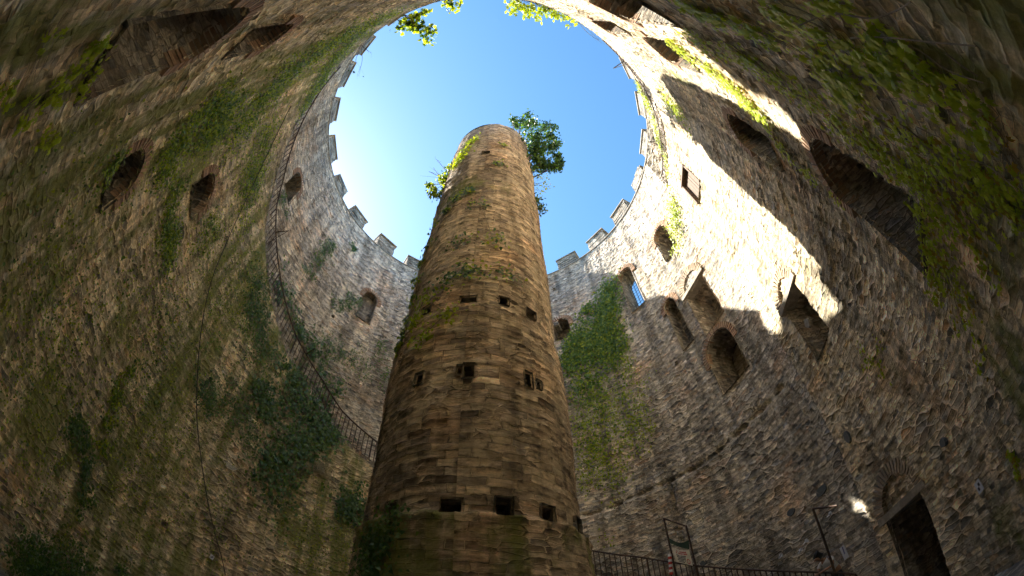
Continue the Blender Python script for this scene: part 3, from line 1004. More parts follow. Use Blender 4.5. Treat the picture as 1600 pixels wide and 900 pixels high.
def leaves(name, P, N, S, tmpl, mat, parent=None, droop=0.6, spread=0.7):
    """P points, N outward directions, S sizes; the leaf tip hangs down and away from the wall"""
    P = np.asarray(P, float); N = np.asarray(N, float); S = np.asarray(S, float)
    n = len(P)
    if n == 0: return None
    nn = N + rng.normal(0, spread, (n, 3)) * 0.55
    nn /= np.linalg.norm(nn, axis=1, keepdims=True) + 1e-9
    up = np.tile(np.array([0, 0, -1.0]), (n, 1)) * droop + rng.normal(0, 0.55, (n, 3))
    y = up - (up * nn).sum(1, keepdims=True) * nn
    y /= np.linalg.norm(y, axis=1, keepdims=True) + 1e-9
    x = np.cross(y, nn)
    tv, tf = tmpl
    V = P[:, None, :] + S[:, None, None] * (tv[None, :, 0:1] * x[:, None, :] + tv[None, :, 1:2] * y[:, None, :] + tv[None, :, 2:3] * nn[:, None, :])
    F = tf[None] + (np.arange(n) * len(tv))[:, None, None]
    me = npmesh(name, V.reshape(-1, 3), F.reshape(-1, tf.shape[1]))
    return link(name, me, mat, parent)


def catmull(P, n):
    P = [Vector(p) for p in P]
    if len(P) == 2:
        return [P[0].lerp(P[1], i / n) for i in range(n + 1)]
    Q = [P[0] * 2 - P[1]] + P + [P[-1] * 2 - P[-2]]
    out = []
    for i in range(1, len(Q) - 2):
        for k in range(n):
            t = k / n
            a, b, c, d = Q[i - 1], Q[i], Q[i + 1], Q[i + 2]
            out.append(0.5 * ((2 * b) + (c - a) * t + (2 * a - 5 * b + 4 * c - d) * t * t + (3 * b - a - 3 * c + d) * t ** 3))
    out.append(P[-1])
    return out


def surf(az, z, off):
    """point of the wall surface, off metres inside, and its normal towards the middle"""
    r = wall_r(az, z)
    a = np.radians(az)
    return np.stack([(r - off) * np.sin(a), (r - off) * np.cos(a), z], -1), np.stack([-np.sin(a), -np.cos(a), np.zeros_like(a)], -1)


def creeper(name, label, strokes, n, size, tmpl, mats, cat='creeper', group=None, stems=6, off=(0.02, 0.10), spread=0.7, stemr=0.008, clump=0.35, stem_mat=None):
    """strokes: list of (polyline of seen spots, half width in metres, weight)"""
    cz = []
    for pl, wd, wt in strokes:
        c = [hit(*p) for p in pl]
        # unwrap az
        az = np.degrees(np.unwrap(np.radians([q[0] for q in c])))
        cz.append((az, np.array([q[1] for q in c]), np.array([q[2] for q in c]), wd, wt))
    W = np.array([c[4] for c in cz], float); W /= W.sum()
    a0, z0 = cz[0][0][0], float(np.min([c[1].min() for c in cz]))
    root = thing(name, pt(float(a0), float(wall_r(a0, z0)) - 0.02, z0), label, cat, group)
    PA, PZ = [], []
    for (az, zz, rr, wd, wt), w_ in zip(cz, W):
        m = int(n * w_)
        seg = np.arange(len(az))
        # clumps along the stroke
        nc = max(4, int(m / 14))
        tc = rng.uniform(0, len(az) - 1, nc)
        cu = np.interp(tc, seg, az); czv = np.interp(tc, seg, zz); r_ = np.interp(tc, seg, rr)
        cu = cu + rng.normal(0, wd, nc) / r_ * 180 / PI; czv = czv + rng.normal(0, wd, nc)
        k = rng.integers(0, nc, m)
        cl = min(clump, wd * 0.9)
        PA.append(cu[k] + rng.normal(0, cl * 0.6, m) / r_[k] * 180 / PI)
        PZ.append(czv[k] + rng.normal(0, cl * 0.8, m))
    A = np.concatenate(PA); Z = np.concatenate(PZ)
    ok = (Z < TOP) & (Z > 0.05)
    for o_ in OPEN:
        du = ((A - o_['az'] + 180) % 360 - 180) * PI / 180 * o_['r']
        ok &= ~inside(o_, du, Z, -0.08)
    A, Z = A[ok], Z[ok]
    P, N = surf(A, Z, rng.uniform(off[0], off[1], len(A)))
    S = size * rng.uniform(0.6, 1.25, len(A))
    sel = rng.uniform(0, 1, len(A))
    edges = np.cumsum([m_[1] for m_ in mats])
    lo = 0
    for (mt, fr), e in zip(mats, edges):
        q = (sel >= lo) & (sel < e + 1e-9); lo = e
        leaves('foliage', P[q], N[q], S[q], tmpl, mt, root, spread=spread)
    sb = MB()
    made = 0
    for (az, zz, rr, wd, wt) in cz:
        for k in range(stems):
            seg = np.arange(len(az))
            ts = np.linspace(rng.uniform(0, .3) * (len(az) - 1), (len(az) - 1) * rng.uniform(.7, 1), 12)
            sa = np.interp(ts, seg, az) + (rng.normal(0, wd * .8) + np.cumsum(rng.normal(0, wd * .22, 12))) / RAD * 180 / PI
            sz = np.clip(np.interp(ts, seg, zz) + rng.normal(0, wd * .6) + np.cumsum(rng.normal(0, wd * .2, 12)), 0.05, TOP - 0.05)
            p, _n = surf(sa, sz, 0.03)
            if np.linalg.norm(np.diff(p, axis=0), axis=1).max() > 2.0: continue
            sb = MB(); sb.tube([Vector(q) for q in p], stemr, 4, stemr * .5)
            sb.build('stem', stem_mat or M_VINE, root)
            made += 1
    return root


creeper('ivy', 'dense green ivy curtain hanging on the wall right of the pillar below the battlements',
        [([(953, 448), (948, 480), (938, 520), (920, 560)], 0.36, 1.0), ([(905, 522), (905, 550), (892, 570)], 0.36, 0.5), ([(945, 490), (955, 530), (955, 560)], 0.36, 0.7), ([(900, 580), (930, 600), (945, 620)], .5, .22),
         ([(890, 548), (930, 530)], 0.3, 0.3), ([(905, 495), (925, 480)], 0.18, 0.08)],
        8200, 0.11, TI, [(M_GREEN, .66), (M_OLIVE, .34)], 'ivy', stems=5, off=(0.02, 0.16))
creeper('creeper', 'thin olive creeper trailing down the masonry right of the pillar under the ivy curtain',
        [([(930, 620), (925, 680), (950, 760)], 0.55, 1), ([(970, 560), (985, 640), (990, 700)], 0.4, .5)], 2600, 0.085, TI, [(M_OLIVE, .8), (M_GREEN, .2)], stems=8, stemr=.006)
creeper('creeper', 'bright lime creeper with hand-shaped leaves sprawling over the wall in the upper right corner',
        [([(1070, 5), (1140, 30), (1220, 60), (1300, 110), (1370, 150)], 0.13, 1.0), ([(1180, 0), (1280, 40), (1340, 90), (1420, 130)], 0.13, .7),
         ([(1290, 60), (1310, 130), (1340, 160)], .15, .6), ([(1400, 80), (1450, 130), (1500, 150), (1550, 170)], .14, .6), ([(1310, 0), (1340, 30)], .1, .2)],
        1050, 0.085, TP, [(M_LIME, .85), (M_OLIVE, .15)], stems=5, off=(0.03, 0.14), stemr=.004, clump=.12, spread=.35)
creeper('creeper', 'yellow-green creeper band running diagonally down the right wall past the two upper window arches',
        [([(1045, 60), (1090, 95), (1140, 130), (1180, 170)], 0.16, 1.4), ([(1080, 60), (1120, 75)], .14, .3), ([(1150, 90), (1250, 150), (1330, 200), (1400, 250), (1450, 300)], 0.17, 1.2), ([(1130, 60), (1200, 110), (1290, 170)], .15, .6),
         ([(1440, 270), (1450, 330), (1445, 400), (1480, 470)], .17, .8), ([(1350, 170), (1450, 230), (1520, 270), (1580, 300)], .18, .8), ([(1180, 170), (1230, 240), (1300, 300), (1350, 345)], .10, .5)],
        3100, 0.062, TP, [(M_LIME, .8), (M_OLIVE, .1), (M_RUST, .1)], stems=6, off=(0.02, 0.12), stemr=.004, clump=.16, spread=.35)
creeper('creeper', 'sparse yellowish creeper strands on the shaded wall at the right edge above the doorway',
        [([(1480, 270), (1520, 330), (1540, 400)], .2, .7), ([(1560, 180), (1580, 260), (1590, 340)], .15, .5), ([(1480, 400), (1500, 480), (1530, 540)], .25, .6), ([(1350, 560), (1370, 520)], .2, .2), ([(1585, 700), (1595, 740)], .06, .2)],
        900, 0.062, TP, [(M_LIME, .4), (M_OLIVE, .4), (M_RUST, .2)], stems=7, off=(0.02, 0.1), stemr=.004, clump=.14, spread=.35)
creeper('creeper', 'lime creeper tufts hanging from the ledge beside the iron railing at upper right',
        [([(985, 115), (1015, 165), (1030, 220), (1048, 280)], .16, 1), ([(1050, 300), (1052, 340), (1060, 380)], .3, .8), ([(880, 25), (915, 60), (950, 80)], .16, .6), ([(1045, 160), (1060, 170)], .3, .4)],
        3000, 0.085, TI, [(M_LIME, .5), (M_OLIVE, .5)], stems=4, off=(0.02, 0.14))
creeper('creeper', 'bright green creeper mass covering the shaded wall between the upper left windows and the ledge',
        [([(560, 40), (500, 80), (440, 120), (400, 170), (360, 220)], .55, 1.3), ([(610, 20), (540, 70), (500, 130), (470, 180)], .4, 1.0), ([(330, 150), (350, 190), (320, 210)], .3, .8), ([(420, 200), (400, 260), (380, 330)], .5, .7), ([(285, 200), (260, 270)], .25, .3)],
        15000, 0.068, TI, [(M_OLIVE, .40), (M_GREEN, .42), (M_LIME, .18)], stems=14, off=(0.02, 0.12), stemr=.006)
creeper('creeper', 'sparse olive creeper leaves scattered thinly all over the shaded left wall',
        [([(60, 300), (120, 420), (150, 560)], 1.1, .8), ([(230, 420), (260, 560), (280, 700)], 1.0, 1), ([(350, 420), (380, 520)], .9, .8), ([(120, 700), (250, 780), (380, 830)], .9, .8), ([(480, 820), (540, 860)], .8, .5), ([(30, 500), (60, 640), (80, 760)], .8, .8)],
        9000, 0.055, TI, [(M_OLIVE, .5), (M_GREEN, .35), (M_DARK, .15)], stems=9, off=(0.01, 0.07), stemr=.005, clump=.5)
creeper('creeper', 'lime creeper leaves scattered on the dark wall in the upper left corner',
        [([(85, 10), (60, 90), (30, 200)], .08, .4), ([(150, 60), (140, 110), (130, 150)], .09, 1), ([(100, 100), (90, 160)], .09, .6), ([(60, 190), (75, 230)], .08, .4), ([(230, 90), (245, 75)], .05, .1), ([(5, 120), (8, 200)], .06, .3)],
        420, 0.062, TP, [(M_LIME, .8), (M_OLIVE, .2)], stems=5, off=(0.02, 0.1), stemr=.003, clump=.1, spread=.35)
creeper('creeper', 'olive creeper thread hanging between the two arched windows on the left wall',
        [([(275, 290), (265, 360), (262, 400)], .2, 1), ([(180, 250), (175, 275)], .12, .2), ([(340, 340), (300, 400)], .3, .4), ([(200, 560), (180, 640), (150, 700)], .14, .35)],
        2400, 0.07, TI, [(M_OLIVE, .5), (M_GREEN, .5)], stems=6)
creeper('ivy', 'dark glossy ivy thicket on the left wall under the stair railing',
        [([(455, 575), (470, 620), (460, 670), (440, 720), (420, 780)], .42, 1.5), ([(500, 620), (510, 680), (480, 700)], .35, .9), ([(410, 600), (420, 650)], .2, .3), ([(545, 780), (560, 810)], .3, .4), ([(430, 440), (470, 520), (520, 600)], .25, .45)],
        5200, 0.115, TI, [(M_DARK, .8), (M_GREEN, .2)], 'ivy', stems=9, stemr=.014, off=(0.02, 0.2))
creeper('ivy', 'thin dark ivy stalks climbing the left wall beside the hanging cable',
        [([(400, 420), (400, 500), (410, 560)], .35, 1), ([(345, 600), (380, 640), (390, 700)], .35, .5), ([(320, 600), (330, 640)], .2, .3), ([(110, 660), (135, 700), (130, 800)], .12, .4)],
        4200, 0.07, TI, [(M_DARK, .7), (M_GREEN, .3)], 'ivy', stems=8)
creeper('bush', 'leafy green bush at the foot of the wall in the lower left corner',
        [([(10, 850), (70, 860), (130, 880)], .22, 1), ([(20, 890), (110, 895)], .2, .8), ([(190, 880), (175, 895)], .08, .1)], 3000, 0.085, TO, [(M_DARK, .5), (M_GREEN, .5)], 'bush', stems=4, off=(0.05, 0.4))
creeper('weeds', 'thin weeds rooted in the joints of the pale wall left of the pillar below the battlements',
        [([(480, 440), (500, 400), (520, 380)], .2, 1), ([(520, 480), (560, 470)], .2, .7), ([(500, 540), (560, 560)], .3, .8), ([(600, 540), (590, 600), (600, 640)], .3, .8), ([(550, 385), (552, 388)], .12, .25), ([(530, 200), (528, 240)], .1, .1), ([(500, 130), (495, 150)], .15, .2), ([(440, 310), (442, 320)], .2, .2)],
        2600, 0.075, TI, [(M_DARK, .5), (M_GREEN, .5)], 'weeds', stems=5, stemr=.006)


def spray(name, label, cat, base, tips, nleaf, rad, size, tmpl, mats, trunk=0.03, mat_t=None, twigs=3):
    """woody plant: a limb from base to every tip with a leaf cluster (radius rad) at each"""
    root = thing(name, base, label, cat)
    tb = MB()
    P = []
    for tp, n_, rd in tips:
        tp = Vector(tp)
        mid = base.lerp(tp, .5) + Vector([random.uniform(-.15, .15) for _ in range(3)]) + Vector((0, 0, -0.05))
        limb = catmull([base, mid, tp], 5)
        tb.tube(limb, trunk, 5, trunk * .3)
        for k in range(twigs):
            q = limb[random.randint(4, len(limb) - 1)]
            e = tp + Vector([random.gauss(0, rd * .7) for _ in range(3)])
            tb.tube([q, q.lerp(e, .5) + Vector([random.uniform(-.05, .05) for _ in range(3)]), e], trunk * .3, 4, trunk * .1)
            if n_: P.append((e, n_ // (twigs + 1), rd * .40))
        if n_: P.append((tp, n_ // (twigs + 1), rd * .6))
    tb.build('trunk', mat_t or M_BARK, root)
    if P:
        pts = np.concatenate([np.array(c) + rng.normal(0, 1, (m, 3)) * r for c, m, r in P])
        nr = rng.normal(0, 1, pts.shape) + np.array([0, 0, .8]); nr /= np.linalg.norm(nr, axis=1, keepdims=True)
        sel = rng.uniform(0, 1, len(pts)); lo = 0
        for mt, fr in mats:
            q = (sel >= lo) & (sel < lo + fr); lo += fr
            leaves('crown', pts[q], nr[q], size * rng.uniform(.6, 1.25, q.sum()), tmpl, mt, root, spread=.9, droop=.5)
    return root


def pd(px, py, hd=0.80):
    return at_dist(px, py, hd * RAD)


tips = [(pd(*p, h_), n_, r_) for p, h_, n_, r_ in (((812, 196), .74, 150, .26), ((832, 192), .76, 170, .28), ((851, 198), .78, 150, .24), ((862, 212), .76, 150, .24), ((846, 214), .74, 210, .30), ((826, 214), .72, 190, .28),
        ((812, 222), .70, 150, .24), ((838, 234), .74, 200, .30), ((858, 232), .78, 150, .22), ((868, 243), .80, 90, .16), ((874, 257), .80, 110, .17), ((862, 263), .78, 80, .14), ((848, 252), .76, 130, .24), ((828, 250), .74, 90, .2), ((836, 268), .76, 40, .18), ((802, 190), .70, 70, .16))]
spray('tree', 'small leafy green tree growing out of the right side of the pillar top', 'tree', ppt(40, PR * .8, PTOP - .2), [(a_, int(b_ * 2.0), c_ * 1.12) for a_, b_, c_ in tips], 0, 0, .16, TO, [(M_TREE, .85), (M_GREEN, .15)], .05)
tips = [(pd(*p, .80), n_, r_) for p, n_, r_ in (((700, 275), 120, .2), ((704, 290), 120, .2), ((690, 284), 70, .16), ((676, 300), 50, .13), ((672, 290), 30, .1), ((688, 305), 40, .12), ((698, 300), 60, .16), ((683, 250), 0, .2), ((670, 268), 0, .2), ((677, 262), 0, .2))]
spray('shrub', 'small yellow-green shrub with bare twigs sticking out of the left side of the pillar', 'shrub', ppt(-97, PR * .97, PTOP - 2.6), [(a_, int(b_ * 3.0), c_ * 1.1) for a_, b_, c_ in tips], 0, 0, .13, TO, [(M_LIME, .6), (M_TREE, .4)], .02)
tips = [(pd(840, 322, .79), 110, .16), (pd(838, 312, .79), 60, .12), (pd(845, 328, .79), 40, .1)]
spray('shrub', 'little dark shrub on the right side of the pillar below the tree', 'shrub', ppt(80, PR * .97, PTOP - 4.2), tips, 0, 0, .11, TO, [(M_DARK, .7), (M_TREE, .3)], .015)
tips = [(pd(850, 285, .79), 25, .22), (pd(846, 300, .79), 12, .15), (pd(858, 292, .8), 12, .15), (pd(840, 280, .78), 20, .2)]
spray('shrub', 'thin yellow shrub dangling from the pillar under the green tree', 'shrub', ppt(70, PR * .97, PTOP - 1.6), tips, 0, 0, .11, TO, [(M_LIME, .8), (M_OLIVE, .2)], .012)


def on_pillar(name, label, spots, n, wd, size, mats, cat='creeper'):
    c = [hit(*p) for p in spots]
    root = thing(name, ppt(c[0][0], float(pillar_r(c[0][1])), c[0][1]), label, cat)
    k = rng.integers(0, len(c), n)
    A = np.array([c[i][0] for i in k]) + rng.normal(0, wd, n) / PR * 57.3
    Z = np.array([c[i][1] for i in k]) + rng.normal(0, wd, n)
    off = rng.uniform(.02, .12, n)
    r = pillar_r(Z) + off
    a = np.radians(A)
    P = np.stack([r * np.sin(a) + lean(Z), r * np.cos(a), Z], -1); N = np.stack([np.sin(a), np.cos(a), 0 * a], -1)
    sel = rng.uniform(0, 1, n); lo = 0
    for mt, fr in mats:
        q = (sel >= lo) & (sel < lo + fr); lo += fr
        leaves('foliage', P[q], N[q], size * rng.uniform(.6, 1.2, q.sum()), TI, mt, root)
    sb = MB()
    for i in range(len(c) - 1):
        p = [ppt(c[i][0] * (1 - t) + c[i + 1][0] * t, float(pillar_r(c[i][1])) + .04, c[i][1] * (1 - t) + c[i + 1][1] * t) for t in (0, .5, 1)]
        if (p[0] - p[-1]).length < 3:
            sb = MB(); sb.tube(p, .008, 4); sb.build('stem', M_VINE, root)


on_pillar('creeper', 'yellow-green creeper clump on the left of the pillar just below its top', [(738, 222), (728, 235), (722, 245), (716, 256)], 330, .16, .12, [(M_LIME, .8), (M_OLIVE, .2)])
on_pillar('weeds', 'dark weeds along the seam band around the pillar above the middle putlog holes', [(700, 440), (722, 430), (745, 425), (790, 430), (720, 378), (770, 375), (750, 320)], 420, .16, .08, [(M_OLIVE, .4), (M_DARK, .6)], 'weeds')
on_pillar('ivy', 'thin ivy edge growing up the left side of the pillar', [(682, 352), (672, 385), (662, 410), (655, 440), (648, 470), (640, 500), (633, 520), (628, 540)], 270, .09, .10, [(M_DARK, .4), (M_OLIVE, .6)], 'ivy')
on_pillar('ivy', 'dark ivy strands crawling over the mossy left foot of the pillar', [(612, 812), (600, 830), (585, 850), (580, 870), (590, 890), (575, 885)], 800, .16, .06, [(M_DARK, .8), (M_GREEN, .2)], 'ivy')
on_pillar('weeds', 'small green weed tufts on the upper front of the pillar', [(780, 258), (735, 300), (715, 310), (700, 330), (785, 228)], 260, .10, .09, [(M_DARK, .5), (M_OLIVE, .5)], 'weeds')
on_pillar('weeds', 'sparse yellow weeds on the left middle of the pillar near the wide seam', [(650, 505), (668, 470), (700, 492), (662, 530)], 300, .14, .08, [(M_OLIVE, .7), (M_LIME, .3)], 'weeds')


def overhang(name, label, spots, n, rd, size, mats, tmpl=TP, twigs=3):
    """sprays that hang over the ledge into the open sky; spots (px, py)"""
    tips = []
    for (px, py, m) in spots:
        d = ray(px, py)
        zt = 2.10 * RAD + 0.25
        tips.append((CAM + d * ((zt) / d.z), m, rd))
    b = tips[0][0]
    az = math.degrees(math.atan2(b.x, b.y))
    base = pt(az, float(ledge_r(az)) + .05, 2.10 * RAD + EYE)
    return spray(name, label, 'creeper', base, tips, 0, 0, size, tmpl, mats, .012, twigs=twigs)


overhang('creeper', 'yellow-green creeper spray hanging over the ledge against the sky at top left of the opening', [(640, 40, 90), (652, 28, 90), (660, 40, 60), (668, 52, 60), (670, 60, 24), (632, 35, 60), (648, 48, 24), (622, 42, 30)], 0, .22, .15, [(M_LIME, .6), (M_TREE, .4)])
overhang('creeper', 'small bare-stemmed creeper sprig dangling into the sky at the very top edge', [(700, 6, 40), (708, 12, 30), (716, 6, 20), (703, 22, 0)], 0, .16, .13, [(M_LIME, .7), (M_TREE, .3)])
overhang('creeper', 'lime creeper fringe over the upper rim of the opening, right of the top middle', [(800, 6, 60), (812, 10, 50), (826, 14, 60), (838, 22, 40), (850, 12, 70), (864, 16, 60), (876, 24, 50), (890, 30, 30)], 0, .2, .14, [(M_LIME, .8), (M_OLIVE, .2)])
overhang('twigs', 'bare twigs poking into the sky from the ledge at upper left', [(580, 82, 0), (572, 78, 0), (566, 72, 0), (553, 106, 4), (558, 118, 3)], 0, .2, .1, [(M_TREE, 1)])
overhang('twigs', 'bare twigs poking into the sky from the ledge at upper right', [(893, 40, 0), (900, 36, 0), (935, 62, 0), (940, 66, 0)], 0, .2, .1, [(M_TREE, 1)])
bpy.data.objects['twigs']['category'] = 'twigs'; bpy.data.objects['twigs.001']['category'] = 'twigs'

# dry grass tuft on the left wall
a, z, r = hit(497, 735)
gt = thing('grass_tuft', pt(a, r, z), 'drooping tuft of dry grass growing from the left wall near the ivy thicket', 'grass tuft')
gb = MB()
ex, ey = frame_at(a)
for k in range(170):
    d = (ex * random.gauss(0, .5) - ey * random.uniform(.1, .6) + Vector((0, 0, random.uniform(.1, .8)))).normalized()
    p0 = pt(a, r - .02, z) + ex * random.gauss(0, .12) + Vector((0, 0, random.gauss(0, .05)))
    L = random.uniform(.25, .6)
    p1 = p0 + d * L * .5; p2 = p1 + d * L * .3 + Vector((0, 0, -.12)); p3 = p2 + d * L * .15 + Vector((0, 0, -L * .5))
    s_ = ex * .005
    for u, v in ((p0, p1), (p1, p2), (p2, p3)):
        gb.face([u - s_, u + s_, v + s_, v - s_])
gb.build('blades', M_DRYG, gt)

# ------------------------------------------------------------------ railings
def railing(label, azs, inset=0.10, height=1.0, step=0.17, braces=()):
    """azs: unrolled azimuth from, to"""
    a0, a1 = azs
    zf = lambda a: float(ledge_z(a)); rf = lambda a: float(ledge_r(a)) + inset
    root = thing('railing', pt(a0, rf(a0), zf(a0)), label, 'railing')
    n = max(6, int(abs(a0 - a1) / 1.5))
    pts = [a0 + (a1 - a0) * i / n for i in range(n + 1)]
    t1 = MB(); t1.tube([pt(a, rf(a), zf(a) + height) for a in pts], 0.028, 6); t1.build('handrail', M_IRON, root)
    t2 = MB(); t2.tube([pt(a, rf(a), zf(a) + 0.10) for a in pts], 0.018, 6); t2.build('bottom_rail', M_IRON, root)
    L = abs(a0 - a1) * PI / 180 * RAD * .94
    m = int(L / step)
    rest = MB(); nr = 0
    for i in range(m + 1):
        a = a0 + (a1 - a0) * i / m
        post = i % 12 == 0
        b = rest if i > 98 and not post else MB()
        b.tube([pt(a, rf(a), zf(a) + (-.05 if post else .10)), pt(a, rf(a), zf(a) + height - .01)], .028 if post else .017, 6 if post else 5)
        if b is not rest:
            b.build('post' if post else 'baluster', M_IRON, root)
        else: nr += 1
    if nr:
        tag(rest.build('balusters', M_IRON, root), kind='stuff')
    for a in braces:
        b = MB()
        c = pt(a, rf(a), zf(a) + height)
        o = pt(a, rf(a) - .55, zf(a) + height + .02)
        b.tube([c, o], .02, 6); b.tube([o, pt(a, rf(a), zf(a) + .15)], .014, 6)
        b.build('brace', M_IRON, root)
    return root


railing('long rusty iron railing climbing the stair along the left wall from behind the pillar', (-20, -134), braces=(-62, -92))
railing('iron railing descending the lower stair to the right of the pillar foot', (80, 12), step=.16)
railing('iron railing along the high ledge beside the battlements at upper right', (-222, -275), step=.19, braces=(-262, -232), height=0.95)

# ------------------------------------------------------------------ frames, banner, notes
def gallows(label, px0, py0, px1, py1, rr, group=None):
    """iron post with a short horizontal arm, seen from its foot direction to its head"""
    a, z, r = hit(px1, py1)
    p = at_dist(px0, py0, 1.0)
    return p


def spot_at_radius(px, py, rr):
    d = ray(px, py)
    A_ = d.x ** 2 + d.y ** 2; B_ = CAM.x * d.x + CAM.y * d.y; C_ = CAM.x ** 2 + CAM.y ** 2 - rr * rr
    t = (-B_ + math.sqrt(B_ * B_ - A_ * C_)) / A_
    return CAM + d * t


def lamp_frame(label, head, arm, rr):
    h = spot_at_radius(*head, rr); e = spot_at_radius(*arm, rr + .02)
    az = math.degrees(math.atan2(h.x, h.y))
    base = Vector((h.x, h.y, float(ledge_z(az)) - .02))
    root = thing('iron_frame', base, label, 'iron frame')
    b = MB(); b.tube([base, h], .030, 6); b.build('upright', M_IRON, root)
    e.z = h.z + (e.z - h.z)
    b = MB(); b.tube([h, e], .028, 6); b.build('arm', M_IRON, root)
    return root, h, e, base


f1 = lamp_frame('angled iron frame standing behind the leaning person at lower right', (1270, 795), (1308, 790), .945 * RAD)
f2 = lamp_frame('angled iron frame with a sagging net beside the banner right of the pillar', (1037, 810), (1072, 822), .945 * RAD)
b = MB(); b.tube([f2[2], Vector((f2[2].x, f2[2].y, f2[3].z))], .028, 6); b.build('upright', M_IRON, f2[0])
# dark green net in that frame
nb = MB()
p0 = spot_at_radius(1046, 848, .945 * RAD); p1 = spot_at_radius(1077, 858, .945 * RAD)
q0 = spot_at_radius(1045, 841, .945 * RAD); q1 = spot_at_radius(1076, 844, .945 * RAD)
for i in range(8):
    t0, t1 = i / 8, (i + 1) / 8
    def ed(t, top):
        a_, b_ = (q0, q1) if top else (p0, p1)
        return a_.lerp(b_, t) + Vector((0, 0, -.12 * math.sin(PI * t) * (1 if top else .3)))
    for th in (0, .012):
        o = Vector((0, -th, 0))
        nb.face([ed(t0, 0) + o, ed(t1, 0) + o, ed(t1, 1) + o, ed(t0, 1) + o])
nb.build('net', plain('green_net', (0.03, 0.06, 0.035), .8), f2[0])

# banner with red and black lines
M_BAN = plain('banner_cloth', (0.75, 0.71, 0.62), .8, nz=.12, sc=6)
M_RED = plain('red_print', (0.50, 0.06, 0.05), .7, nz=.1)
M_BLK = plain('black_print', (0.04, 0.04, 0.045), .7, nz=.1)
M_WHT = plain('white_paper', (0.72, 0.74, 0.80), .7, nz=.08)
c = [spot_at_radius(x, y, .925 * RAD) for x, y in ((1050, 855), (1077, 859), (1082, 884), (1057, 878))]
bn = thing('banner', c[3], 'white cloth banner with red heading and black lines tied to the railing', 'banner')


def bil(u, v):      # u right, v down
    p = c[0].lerp(c[1], u).lerp(c[3].lerp(c[2], u), v)
    return p


nrm = (c[1] - c[0]).cross(c[3] - c[0]).normalized()
if nrm.dot(CAM - c[0]) < 0: nrm = -nrm
cb = MB()
for i in range(8):
    for j in range(6):
        def q(i_, j_):
            u, v = i_ / 8, j_ / 6
            return bil(u, v) + nrm * (.02 * math.sin(u * 9 + v * 3)) + Vector((0, 0, -.05 * math.sin(PI * u) * (1 - v)))
        cb.face([q(i, j), q(i + 1, j), q(i + 1, j + 1), q(i, j + 1)])
        cb.face([q(i, j) - nrm * .006, q(i, j + 1) - nrm * .006, q(i + 1, j + 1) - nrm * .006, q(i + 1, j) - nrm * .006])
cb.build('cloth', M_BAN, bn)


def marks(name, rows, mat):
    m_ = MB()
    for u0, u1, v, h in rows:
        n_ = max(2, int((u1 - u0) / .05))
        for k in range(n_):
            if random.random() < .12: continue
            ua = u0 + (u1 - u0) * k / n_; ub = ua + (u1 - u0) / n_ * .78
            f = lambda u, v_: bil(u, v_) + nrm * (.02 * math.sin(u * 9 + v_ * 3) + .006) + Vector((0, 0, -.05 * math.sin(PI * u) * (1 - v_)))
            m_.face([f(ua, v), f(ub, v), f(ub, v + h), f(ua, v + h)])
    m_.build(name, mat, bn)


marks('red_heading', [(.22, .80, .12, .09), (.18, .85, .25, .09)], M_RED)
marks('black_lines', [(.16, .74, .42, .075), (.16, .70, .53, .07), (.14, .70, .64, .075), (.14, .66, .75, .07), (.18, .6, .86, .06)], M_BLK)
ring = MB()
for k in range(20):
    t0, t1 = 2 * PI * k / 20, 2 * PI * (k + 1) / 20
    f = lambda t, r_: bil(.84 + r_ * .11 * math.cos(t), .78 + r_ * .16 * math.sin(t)) + nrm * .03
    ring.face([f(t0, 1), f(t1, 1), f(t1, .68), f(t0, .68)])
ring.build('red_ring', M_RED, bn)

# red and white wrapped post next to the banner
pb = spot_at_radius(1049, 898, .93 * RAD); ptp = spot_at_radius(1046, 866, .93 * RAD)
rp = thing('wrapped_post', pb, 'short post wrapped in red and white tape in front of the banner', 'post')
seg = 8
for k in range(seg):
    b = MB(); b.tube([pb.lerp(ptp, k / seg), pb.lerp(ptp, (k + .96) / seg)], .055, 8)
    b.build('tape_band', M_RED if k % 2 == 0 and k < seg - 1 else M_WHT, rp)


def sheet(name, label, cat, px, py, w_, h_, tilt=0.0, checker=False, group=None):
    a, z, r = hit(px, py)
    ex, ey = frame_at(a)
    root = thing(name, pt(a, r - .07, z), label, cat, group)
    up = Vector((0, 0, 1))
    e1 = ex * math.cos(tilt) + up * math.sin(tilt); e2 = up * math.cos(tilt) - ex * math.sin(tilt)
    m_ = MB(); m_.box(pt(a, r - .075, z), w_, .006, h_, e1, ey, e2); m_.build('sheet', M_WHT, root)
    if checker:
        m_ = MB()
        for s_ in (-1, 1):
            m_.box(pt(a, r - .080, z) + e1 * (s_ * w_ * .14) + e2 * (s_ * h_ * .14), w_ * .27, .005, h_ * .27, e1, ey, e2)
        m_.build('check', M_BLK, root)
    return root


